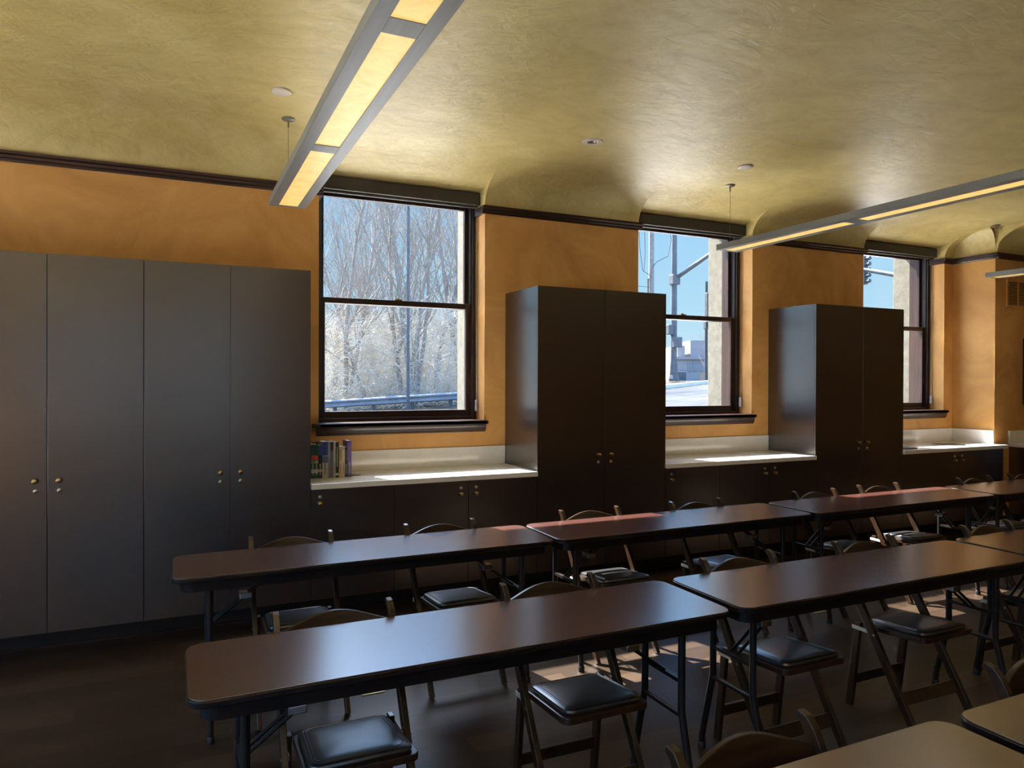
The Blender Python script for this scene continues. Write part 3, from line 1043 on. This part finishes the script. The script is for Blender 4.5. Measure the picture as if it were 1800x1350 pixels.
    for i in range(K):
        for a, b in ((0, 1), (1, 2), (2, 3), (3, 0)):
            rl.f.append((4 * i + a, 4 * i + b, 4 * i + 4 + b, 4 * i + 4 + a))
            rl.mi.append(0)
    rl.f += [(0, 1, 2, 3), (4 * K, 4 * K + 3, 4 * K + 2, 4 * K + 1)]
    rl.mi += [0, 0]
    rl.build('top_rail', M['chairtop'], t, bevel=0.003, smooth=True)
    # screws on the posts
    for s in (-1, 1):
        sc = MB()
        sc.tube([(s * 0.226, -0.222, 0.425), (s * 0.2285, -0.222, 0.425)], 0.006, 10)
        sc.build('pivot_bolt', M['nickel'], t)
    return t


YR1, YR2, YR3 = 4.128, 2.742, 1.345
CG1, CG2, CG3 = 'chairs along the back row of tables', 'chairs along the middle row of tables', 'chairs along the front row of tables'
chairs = [
    (0.583, YR1, 0.0, CG1, 'dark folding chair farthest left in the back row, before the tall cabinets'),
    (1.456, YR1, 0.01, CG1, 'dark folding chair second from left in the back row, before the left worktop'),
    (2.525, YR1 + 0.02, -0.02, CG1, 'dark folding chair with sun stripes on its pad, behind the second back-row table'),
    (3.400, YR1, 0.0, CG1, 'dark folding chair behind the bright blue reflection on the second back-row table'),
    (4.580, YR1, 0.01, CG1, 'dark folding chair of the back row in front of the middle worktop knobs'),
    (5.345, YR1 + 0.03, -0.03, CG1, 'dark folding chair in the back row with sunlit post tops, before the third tall cabinet'),
    (6.560, YR1, 0.0, CG1, 'dark folding chair of the back row in front of the farthest low cabinet'),
    (7.300, YR1, 0.02, CG1, 'dark folding chair of the back row nearest the right edge'),
    (0.547, YR2, 0.0, CG2, 'dark folding chair leftmost in the middle row, back showing over the nearest whole table'),
    (1.468, YR2, -0.01, CG2, 'dark folding chair under the right half of the leftmost middle-row table'),
    (2.530, YR2, 0.0, CG2, 'dark folding chair at the left end of the second middle-row table'),
    (3.422, YR2, 0.0, CG2, 'dark folding chair at the right end of the second middle-row table'),
    (4.490, YR2, 0.01, CG2, 'dark folding chair of the middle row at the left end of the third table'),
    (5.400, YR2, 0.0, CG2, 'dark folding chair of the middle row partly beyond the right edge of the picture'),
    (1.275, YR3, 0.02, CG3, 'large dark chair back at the bottom of the picture, behind the front row table'),
    (2.470, YR3, 0.0, CG3, 'dark chair back post at the right edge, behind the front row corner table'),
]
ch0 = make_chair()
for i, (x, y, rz, grp, lab) in enumerate(chairs):
    o = ch0 if i == 0 else copy_tree(ch0)
    o.location = (x, y, ZF)
    o.rotation_euler = (0, 0, rz)
    tag(o, lab, 'chair', grp)

# ------------------------------------------------------------------ floor boxes
for x, y, lab in ((0.94 * 1.036, 3.77 * 1.036, 'brass floor outlet plate between the left chairs, under the back row'),
                  (4.165 * 1.036, 3.765 * 1.036, 'sunlit brass floor outlet plate under the third back-row table')):
    t = thing('floor_outlet', lab, 'floor outlet', (x, y, ZF), 0, 'floor outlets')
    MB().prism(rrect(-0.065, 0.065, -0.055, 0.055, 0.008, 3), 'z', 0.0005, 0.005).build('plate', M['gold'], t, bevel=0.001)
    MB().box(-0.045, 0.045, -0.03, -0.002, 0.005, 0.008).box(-0.045, 0.045, 0.004, 0.032, 0.005, 0.008).build('lid', M['brass'], t, bevel=0.001)

# ------------------------------------------------------------------ books
BY = 5.44
books = [  # u0, u1, v_top, cover, bands [(z0,z1,colour)], label
    (547.0, 553.3, 782.0, (0.012, 0.07, 0.045), [(0.16, 0.27, (0.55, 0.56, 0.5)), (0.55, 0.68, (0.62, 0.05, 0.04)), (0.44, 0.53, (0.16, 0.30, 0.14))], 'leftmost green paperback with red band, touching the tall cabinet'),
    (553.3, 559.6, 782.0, (0.012, 0.07, 0.045), [(0.16, 0.27, (0.55, 0.56, 0.5)), (0.55, 0.68, (0.62, 0.05, 0.04)), (0.44, 0.53, (0.30, 0.40, 0.25))], 'second green paperback with red band, left of the navy book'),
    (559.6, 566.6, 783.5, (0.015, 0.017, 0.025), [(0.70, 0.98, (0.05, 0.07, 0.26)), (0.20, 0.27, (0.4, 0.42, 0.45))], 'navy and black book right of the two green paperbacks'),
    (566.6, 576.6, 776.9, (0.42, 0.41, 0.36), [(0.62, 0.995, (0.02, 0.06, 0.24)), (0.42, 0.60, (0.10, 0.13, 0.22))], 'thickest book, blue above and pale grey below'),
    (576.6, 580.6, 777.5, (0.26, 0.20, 0.16), [(0.55, 0.99, (0.30, 0.29, 0.28))], 'thin brown-grey book right of the thickest book'),
    (580.6, 586.2, 777.0, (0.10, 0.13, 0.20), [(0.05, 0.30, (0.13, 0.12, 0.22)), (0.75, 0.98, (0.03, 0.035, 0.05))], 'slate blue book in the middle of the row'),
    (586.2, 590.0, 776.5, (0.42, 0.36, 0.28), [], 'thin tan book left of the dark green one'),
    (590.0, 595.7, 777.3, (0.012, 0.03, 0.014), [(0.05, 0.12, (0.5, 0.5, 0.42)), (0.30, 0.85, (0.22, 0.25, 0.12))], 'dark green book with pale title lines'),
    (595.9, 601.0, 785.3, (0.50, 0.40, 0.27), [(0.55, 0.9, (0.40, 0.28, 0.15))], 'first of two shorter cream books'),
    (601.0, 606.3, 785.3, (0.56, 0.49, 0.31), [(0.92, 0.97, (0.36, 0.30, 0.18))], 'second cream book, left of the charcoal one'),
    (606.3, 610.7, 786.2, (0.04, 0.04, 0.035), [(0.55, 0.9, (0.08, 0.08, 0.07))], 'short charcoal book left of the purple book'),
    (610.7, 618.0, 775.2, (0.10, 0.07, 0.22), [(0.05, 0.28, (0.15, 0.14, 0.22)), (0.3, 0.95, (0.16, 0.12, 0.32))], 'tall purple book at the right end of the row'),
]


def xy_at(u, v, y):
    r = pix(u, v)
    t = y / r.y
    return r.x * t, EYE + r.z * t


paper = plain('page_edges', (0.55, 0.50, 0.40), 0.8)
for u0, u1, vt, col, bands, lab in books:
    xa, z = xy_at(u0, vt, BY)
    xb, _ = xy_at(u1, vt, BY)
    h = z - 0.914
    wd = xb - xa
    dp = 0.15 if h < 0.2 else 0.165
    t = thing('book', lab, 'book', (xa, BY, 0.9145), 0, 'row of books on the left worktop')
    g = 0.0004
    c = MB().prism([(g, 0), (g, dp), (g + 0.0018, dp), (g + 0.0018, 0.003), (wd - g - 0.0018, 0.003), (wd - g - 0.0018, dp), (wd - g, dp), (wd - g, 0)], 'z', 0, h)
    c.build('cover', plain('book_cover_%02d%02d%02d' % tuple(int(q * 99) for q in col), col, 0.35), t)
    MB().box(g + 0.0018, wd - g - 0.0018, 0.003, dp - 0.004, 0.002, h - 0.004).build('pages', paper, t)
    for k, (b0, b1, bc) in enumerate(bands):
        if b1 - b0 > 0.3 and bc[0] < 0.45 and wd < 0.035 and sum(bc) / 3 < 0.3 and k == len(bands) - 1 and 'title' in lab:
            lt = MB()
            rnd = random.Random(int(u0))
            zz = b0 * h
            while zz < b1 * h:
                dz_ = rnd.uniform(0.004, 0.010)
                lt.box(wd * 0.36, wd * 0.64, -0.0004, 0.0002, zz, zz + dz_)
                zz += dz_ + 0.003
            lt.build('spine_title', plain('title_%d' % int(u0), (0.5, 0.52, 0.4), 0.5), t)
        else:
            MB().box(g, wd - g, -0.0004, 0.0002, b0 * h, b1 * h).build('spine_band', plain('spine_%d_%d' % (int(u0), k), bc, 0.35), t)
    if sum(col) > 1.0 or 'green paperback' in lab or 'purple' in lab:      # tiny unreadable title strokes
        lt = MB()
        rnd = random.Random(int(u0) * 3)
        zz = 0.10 * h
        while zz < 0.42 * h:
            dz_ = rnd.uniform(0.003, 0.007)
            lt.box(wd * 0.34, wd * 0.66, -0.0008, -0.0004, zz, zz + dz_)
            zz += dz_ + 0.0025
        lt.build('spine_title', plain('ttl_%d' % int(u0), (0.16, 0.12, 0.08) if sum(col) > 1.0 else (0.45, 0.45, 0.42), 0.5), t)
# dark red book lying across the tops of the others
xa, _ = xy_at(560, 780, BY)
xb, _ = xy_at(583, 776, BY)
bk = thing('book', 'dark red book leaning against the wall behind the row of books', 'book', (xa + 0.005, 5.70, 0.9145), 0, 'row of books on the left worktop')
MB().box(0, 0.13, 0.0, 0.003, 0, 0.245).box(0, 0.13, 0.022, 0.025, 0, 0.245).box(0, 0.003, 0.003, 0.022, 0, 0.245).build('cover', plain('maroon_cover', (0.09, 0.02, 0.02), 0.4), bk)
MB().box(0.003, 0.126, 0.003, 0.022, 0.003, 0.24).build('pages', paper, bk)
# bookend
xa, _ = xy_at(618.0, 820, BY)
be = thing('bookend', 'dark metal bookend with a rounded foot beside the purple book', 'bookend', (xa + 0.001, BY + 0.02, 0.9142))
MB().box(0.0, 0.0015, 0.0, 0.10, 0.0, 0.15).build('upright', M['dark'], be)
MB().prism([(0.0015, 0.0)] + [(0.04 + 0.045 * math.sin(math.radians(a)), 0.05 - 0.05 * math.cos(math.radians(a))) for a in range(0, 181, 15)] + [(0.0015, 0.10)], 'z', 0.0, 0.0015) \
    .build('foot', M['dark'], be)

# ------------------------------------------------------------------ outside
rnd = random.Random(7)


def gz(x, y):
    z = -0.30 + 0.09 * x
    return max(-0.9, min(1.60, z))


gm = MB()
GX = [-40, -20, -10, -5, 0, 3, 6, 9, 12, 15, 18, 21, 21.2, 30, 60, 140]
GY = [6.5, 8, 10, 14, 20, 30, 50, 90, 160]
for y in GY:
    for x in GX:
        gm.v.append((x, y, gz(x, y)))
for j in range(len(GY) - 1):
    for i in range(len(GX) - 1):
        a = j * len(GX) + i
        gm.f.append((a, a + 1, a + 1 + len(GX), a + len(GX)))
        gm.mi.append(0)
struct(gm.build('ground', M['ground']))


def sheet(name, pts, mat, dz, ny=1):
    """draped strip between two rows of (x, y) points"""
    s = MB()
    A, B = pts
    for p, q in zip(A, B):
        s.v += [(p[0], p[1], gz(*p) + dz), (q[0], q[1], gz(*q) + dz)]
    for i in range(len(A) - 1):
        s.f.append((2 * i, 2 * i + 1, 2 * i + 3, 2 * i + 2))
        s.mi.append(0)
    return struct(s.build(name, mat))


struct(MB().box(-60, 70, -90, Y0 - 0.31, -0.6, -0.3).build('added_ground_south', M['asphalt']))  # unseen dark ground added to darken the rear ceiling
struct(MB().box(-16.0, X0 - 0.21, -4.0, 6.3, -0.25, -0.05).build('bounce_terrace', M['concrete']))  # unseen pale slab added to throw sunlight onto the left ceiling
sheet('bounce_pavement', ([(x, 6.5) for x in GX], [(x, 12.8) for x in GX]), M['concrete'], 0.015)  # unseen pale strip added to bounce sun up through the windows
xs_ = [9.5, 12, 15, 18, 21, 21.2, 24]
sheet('road', ([(x, 13.4) for x in (-20, -10, 0, 3, 6, 9, 12, 15, 18, 21, 21.2, 30, 60)], [(x, 23.0) for x in (-20, -10, 0, 3, 6, 9, 12, 15, 18, 21, 21.2, 30, 60)]), M['asphalt'], 0.012)


def at(u, v, d):
    """point seen at pixel (u, v), d metres deep"""
    r = pix(u, v)
    r = r / r.dot(fwd) * d
    return Vector((r.x, r.y, r.z + EYE))


# kerb island beyond the road
p = at(1200, 672, 33)
ks = MB()
for (xa, ya, xb, yb) in ((14.5, 23.6, 34.0, 24.4),):
    n = len(ks.v)
    for i in range(9):
        x = xa + (xb - xa) * i / 8
        y = ya + (yb - ya) * i / 8
        z = gz(x, y)
        ks.v += [(x, y - 0.1, z - 0.05), (x, y - 0.1, z + 0.15), (x, y + 0.12, z + 0.15), (x, y + 0.12, z - 0.05)]
    for i in range(8):
        for a in range(3):
            ks.f.append((n + 4 * i + a, n + 4 * i + a + 1, n + 4 * i + 5 + a, n + 4 * i + 4 + a))
            ks.mi.append(0)
struct(ks.build('kerb', M['concrete']))

# guard rail
gr = thing('guard_rail', 'grey steel guard rail beyond the left window, in front of the thicket', 'guard rail')
A, B = at(520, 714, 28), at(860, 692.5, 28)
dr = (B - A)
nrm = Vector((-dr.y, dr.x, 0)).normalized()
gb = MB()
prof = [(-0.155, 0.0), (-0.11, -0.07), (-0.06, -0.07), (-0.02, 0.0), (0.02, 0.0), (0.06, -0.07), (0.11, -0.07), (0.155, 0.0)]
for k, (Pp) in enumerate((A - dr * 0.6, B + dr * 0.6)):
    for off in (0, 0.012):
        for h, d in prof:
            gb.v.append(tuple(Pp + nrm * (d + off) + Vector((0, 0, h))))
for off in (0, 8):
    for j in range(7):
        gb.f.append((off + j, off + j + 1, 16 + off + j + 1, 16 + off + j))
        gb.mi.append(0)
gb.build('rail', M['rail'], gr)
for k in range(-2, 8):
    Pp = A + dr * (k / 5.0 - 0.0) + nrm * 0.1
    MB().box(Pp.x - 0.07, Pp.x + 0.07, Pp.y, Pp.y + 0.14, gz(Pp.x, Pp.y) - 0.1, Pp.z + 0.16).build('post', M['galv'], gr)


# bare trees
def grow(mb, p, d, length, rad, level, rn, lean, seg=6):
    n = 7 if level == 0 else (5 if level < 3 else 3)
    pts, rads = [p.copy()], [rad]
    d = d.normalized()
    for i in range(n):
        w_ = 0.10 if level == 0 else 0.20
        d = (d + Vector((rn.uniform(-w_, w_), rn.uniform(-w_, w_), rn.uniform(-0.05, 0.12) + (0.05 if level else 0)))).normalized()
        p = p + d * (length / n)
        pts.append(p.copy())
        rads.append(max(rad * (1 - 0.75 * (i + 1) / n), 0.003))
    mb.tube(pts, rads, seg=(6 if level == 0 else 4 if level == 1 else 3))
    if level >= 3:
        return
    cnt = (13, 7, 5)[level]
    for j in range(cnt):
        f_ = rn.uniform(0.22 if level == 0 else 0.12, 1.0)
        k = min(int(f_ * n), n - 1)
        q = pts[k].lerp(pts[k + 1], f_ * n - k)
        t_ = (pts[k + 1] - pts[k]).normalized()
        az = rn.uniform(0, 2 * math.pi)
        side = t_.cross(Vector((math.cos(az), math.sin(az), 0.3))).normalized()
        sp = rn.uniform(0.35, 0.8)
        nd_ = (t_ * (1 - sp * 0.5) + side * sp + Vector((0, 0, 0.12))).normalized()
        ln = length * (0.52, 0.5, 0.42)[level] * (1.15 - 0.6 * f_) * rn.uniform(0.7, 1.2)
        grow(mb, q, nd_, ln, rads[k] * (0.42 if level == 0 else 0.5), level + 1, rn, lean)


tree_meshes = []
for s in range(5):
    rn = random.Random(100 + s)
    mb = MB()
    stems = (1, 2, 2, 3, 1)[s]
    for q in range(stems):
        grow(mb, Vector((rn.uniform(-0.15, 0.15), rn.uniform(-0.15, 0.15), 0)),
             Vector((rn.uniform(-0.28, 0.28), rn.uniform(-0.2, 0.2), 1)), rn.uniform(8.5, 11.0), rn.uniform(0.085, 0.13), 0, rn, 0)
    tree_meshes.append(mb.mesh('bare_tree', M['bark']))
TREES = [(568, 29, 1.0), (588, 33, 0.9), (606, 31, 1.05), (629, 36, 0.95), (650, 31, 0.85), (668, 37, 1.1), (688, 33, 0.9), (704, 31, 0.95),
         (724, 30, 1.1), (745, 36, 1.0), (766, 32, 1.05), (786, 36, 1.0), (809, 34, 1.1), (640, 43, 1.1), (757, 44, 1.1),
         (505, 34, 1.0), (538, 31, 0.95), (838, 33, 1.0), (872, 36, 1.05), (915, 34, 1.0)]
tl = {0: 'bare grey tree at the left edge of the left window view', 7: 'bare tree just left of the slim pole outside the left window',
      8: 'bare tree just right of the slim pole outside the left window', 12: 'bare tree closest to the stone reveal in the left window view'}
for i, (u, d, s) in enumerate(TREES):
    P_ = at(u, 700, d)
    o = bpy.data.objects.new('bare_tree', tree_meshes[i % 5])
    COL.objects.link(o)
    o.location = (P_.x, P_.y, gz(P_.x, P_.y) - 0.1)
    o.scale = (s, s, s)
    o.rotation_euler = (0, 0, rnd.uniform(0, 6.28))
    lab_ = 'bare grey winter tree in the thicket left of the slim pole outside' if u < 717 else 'bare grey winter tree in the thicket right of the slim pole outside'
    if u < 560 or u > 820:
        lab_ = 'bare grey tree of the same thicket hidden beside the left window opening'
    if d > 40:
        lab_ = 'tall pale tree deepest in the thicket, ' + ('left' if u < 717 else 'right') + ' of the slim pole'
    tag(o, tl.get(i, lab_), 'tree', 'bare trees outside the left window')

# brush thicket between the trees
bmh = MB()
rn = random.Random(55)
for i in range(14500):
    u = rn.uniform(500, 905) if i >= 11000 else rn.uniform(556, 830)
    d = rn.uniform(29, 44)
    P_ = at(u, 700, d)
    z0 = gz(P_.x, P_.y)
    h0 = rn.uniform(0, 1) ** 1.5 * 5.0
    q = Vector((P_.x, P_.y, z0 + h0 * 0.8))
    dv = Vector((rn.uniform(-1, 1), rn.uniform(-0.4, 0.4), rn.uniform(-0.3, 1.1))).normalized()
    pts = [q.copy()]
    for k in range(3):
        dv = (dv + Vector((rn.uniform(-0.35, 0.35), rn.uniform(-0.3, 0.3), rn.uniform(-0.35, 0.2)))).normalized()
        q = q + dv * rn.uniform(0.2, 0.5)
        pts.append(q.copy())
    r0 = rn.uniform(0.006, 0.013)
    bmh.tube(pts, [r0, r0 * 0.9, r0 * 0.7, r0 * 0.4], 3)
tag(bmh.build('thicket', M['twig']), 'pale tangled brush between the tree trunks behind the guard rail', 'brush', kind='stuff')

# slim pole outside the left window
P_ = at(717, 696, 27.5)
po = thing('street_pole', 'slim pale grey pole standing in front of the trees outside the left window', 'pole', (P_.x, P_.y, gz(P_.x, P_.y)))
MB().tube([(0, 0, 0), (0, 0, 9.5)], [0.062, 0.05], 12).build('pole_shaft', M['galv'], po, smooth=True)
MB().tube([(0, 0, 9.4), (0.6, -0.3, 9.9), (1.4, -0.7, 10.0)], 0.03, 8).build('pole_arm', M['galv'], po, smooth=True)

# utility pole
P_ = at(1144, 668, 46)
up = thing('utility_pole', 'grey utility pole with wires, left in the middle window view', 'pole', (P_.x, P_.y, 1.6))
MB().tube([(0, 0, 0), (0, 0, 13.0)], [0.20, 0.15], 12).build('pole_shaft', M['bark'], up, smooth=True)
MB().box(-1.6, 1.0, -0.08, 0.08, 11.6, 11.75).build('crossarm', M['bark'], up)
ins = MB()
for x_ in (-1.15, -0.72):
    ins.lathe([(0.03, 0), (0.09, 0.05), (0.04, 0.12), (0.09, 0.18), (0.04, 0.26), (0.08, 0.32), (0.02, 0.36)], (x_, -0.25, 9.6), 'z', 10)
ins.build('insulators', M['galv'], up)
wr = MB()
wr.tube([(-1.15, -0.25, 9.6), (-1.05, -0.25, 8.2), (-0.85, -0.25, 7.0), (-0.72, -0.2, 6.9)], 0.02, 5)
wr.tube([(-0.72, -0.25, 9.6), (-0.66, -0.25, 8.0), (-0.72, -0.2, 6.9), (-0.25, -0.2, 6.7)], 0.02, 5)
wr.tube([(1.2, -0.25, 10.5), (1.35, -0.25, 9.0), (1.1, -0.25, 8.0), (0.3, -0.2, 7.6), (-0.1, -0.2, 7.2), (-0.3, -0.2, 6.4)], 0.022, 5)
wr.tube([(-0.25, -0.2, 5.95), (-3.5, -0.6, 5.9), (-9.0, -1.5, 6.0)], 0.015, 5)
wr.tube([(-0.28, -0.05, 0.2), (-0.28, -0.05, 6.5)], 0.05, 6)
wr.build('cables', M['signal'], up)

# signal pole with mast arm
D1 = 33.0
P_ = at(1184, 668, D1)
zb_ = 1.60
sp = thing('signal_pole', 'grey traffic signal pole with raised mast arm in the middle window view', 'pole', (P_.x, P_.y, zb_))
MB().tube([(0, 0, 0.75), (0, 0, 9.6)], [0.15, 0.105], 14).build('pole_shaft', M['galv'], sp, smooth=True)
MB().tube([(0, 0, 0), (0, 0, 0.12), (0, 0, 0.3), (0, 0, 0.85), (0, 0, 0.95)], [0.26, 0.25, 0.20, 0.165, 0.15], 8).build('pole_base', M['galv'], sp)
Q0, Q1 = at(1188, 489, D1), at(1330, 400, 30.5)
org = Vector((P_.x, P_.y, zb_))
MB().tube([Q0 - org, (Q0 - org).lerp(Q1 - org, 0.5) + Vector((0, 0, 0.12)), Q1 - org], [0.10, 0.085, 0.06], 10).build('mast_arm', M['galv'], sp, smooth=True)
zc_ = (at(1184, 490, D1) - org).z
MB().box(-0.17, 0.24, -0.16, 0.16, zc_ - 0.28, zc_ + 0.18).build('arm_clamp', M['galv'], sp, bevel=0.03)
zc_ = (at(1184, 602, D1) - org).z
MB().box(-0.22, 0.26, -0.30, -0.16, zc_ - 0.24, zc_ + 0.24).build('control_box', M['galv'], sp, bevel=0.02)
zc_ = (at(1184, 580, D1) - org).z
MB().box(-0.38, -0.12, -0.14, 0.10, zc_ - 0.22, zc_ + 0.22).build('signal_box', M['galv'], sp, bevel=0.02)


def signal_head(parent, x, y, z, nsec, s=0.33):
    h = MB().box(x - s / 2, x + s / 2, y, y + 0.2, z - nsec * s, z).build('signal_head', M['signal'], parent, bevel=0.02)
    v = MB()
    for k in range(nsec):
        zc = z - (k + 0.5) * s
        v.tube([(x, y - 0.18, zc + 0.01), (x, y + 0.01, zc)], s * 0.36, 12)
    v.build('visors', M['signal'], h)


D2 = 36.0
P_ = at(1241, 664, D2)
s2 = thing('signal_pole', 'dark signal pole with stacked signal heads beside the stone reveal of the middle window', 'pole', (P_.x, P_.y, 1.6))
z_ = lambda v, d=D2: (at(1241, v, d)).z - 1.6
MB().tube([(0, 0, 0), (0, 0, z_(495))], [0.09, 0.07], 10).build('pole_shaft', M['signal'], s2, smooth=True)
signal_head(s2, -0.06, -0.35, z_(516), 4)
signal_head(s2, -0.12, -0.35, z_(566), 1, 0.38)
MB().box(-0.22, 0.22, -0.2, 0.2, 0, 0.45).build('pole_base', M['signal'], s2)

# signal arm in the farthest window
D3 = 30.0
A, B = at(1512, 472.5, D3), at(1700, 505, D3 - 3.5)
s3 = thing('traffic_signal', 'horizontal signal mast arm with five-light head in the farthest window view', 'traffic signal', (B.x, B.y, gz(B.x, B.y)))
org = Vector((B.x, B.y, gz(B.x, B.y)))
MB().tube([A - org, B - org], [0.09, 0.12], 10).build('mast_arm', M['galv'], s3, smooth=True)
MB().tube([(0, 0, 0), (0, 0, (B - org).z + 0.3)], 0.14, 12).build('pole_shaft', M['galv'], s3, smooth=True)
q = at(1515.5, 451, D3) - org
signal_head(s3, q.x, q.y - 0.2, q.z, 5, 0.235)

# far building with arched windows
D4 = 85.0
c0, c1 = at(1180, 664, D4), at(1262, 662, D4)
ang = math.atan2(c1.y - c0.y, c1.x - c0.x)
W_ = (c1 - c0).length
fb = thing('arcaded_building', 'distant pale building with arched windows and two square blocks above', 'building', (c0.x, c0.y, 1.6), ang)
zz = lambda v: at(1215, v, D4).z - 1.6
pxw = W_ / 82.0
wl = MB().box(0, W_ + 6, 0, 12, -0.6, zz(628))
wl.box(9 * pxw - 0.3, W_ + 6, -0.25, 0, zz(628) - 0.25, zz(628) + 0.05)
wl.build('wall', M['farstone'], fb)
MB().box(12 * pxw, 25.5 * pxw, 0.5, 9, zz(628), zz(607)).build('left_block', M['farstone'], fb)
MB().box(35 * pxw, 62 * pxw, 0.5, 9, zz(628), zz(598)).build('right_block', M['farstone'], fb)
for k in range(4):
    xa = (28.5 + 10.0 * k) * pxw
    xb = xa + 7.6 * pxw
    r_ = (xb - xa) / 2
    za = zz(653)
    zt_ = zz(637)
    poly = [(xa, za), (xb, za)] + [((xa + xb) / 2 + r_ * math.cos(math.radians(a)), zt_ + r_ * math.sin(math.radians(a))) for a in range(0, 181, 20)]
    wdw = MB().prism(poly, 'y', -0.05, 0.05).build('arched_window', M['farglass'], fb)
    MB().box(xa + r_ * 0.9, xa + r_ * 1.1, -0.09, -0.05, za, zt_ + r_ * 0.8).box(xa, xb, -0.09, -0.05, zt_ - 0.06, zt_ + 0.06).build('mullion', M['farstone'], wdw)
for k in range(4):
    xa = (13.5 + 2.6 * k) * pxw
    MB().box(xa, xa + 1.5 * pxw, -0.05, 0.05, zz(656), zz(650)).build('small_window', M['farglass'], fb)

# distant small tree in front of it and a low wall
P_ = at(1238, 662, 62)
o = bpy.data.objects.new('bare_tree', tree_meshes[1])
COL.objects.link(o)
o.location = (P_.x, P_.y, 1.6)
o.scale = (0.42, 0.42, 0.42)
tag(o, 'small bare tree before the distant arcaded building, middle window view', 'tree')
c0, c1 = at(1192, 661, 60), at(1212, 661, 60)
tag(MB().box(c0.x, c1.x, c0.y, c0.y + 1.0, 1.55, at(1200, 653, 60).z).build('utility_cabinet', M['galv'], bevel=0.05), 'low grey utility box right of the signal pole base', 'utility box')
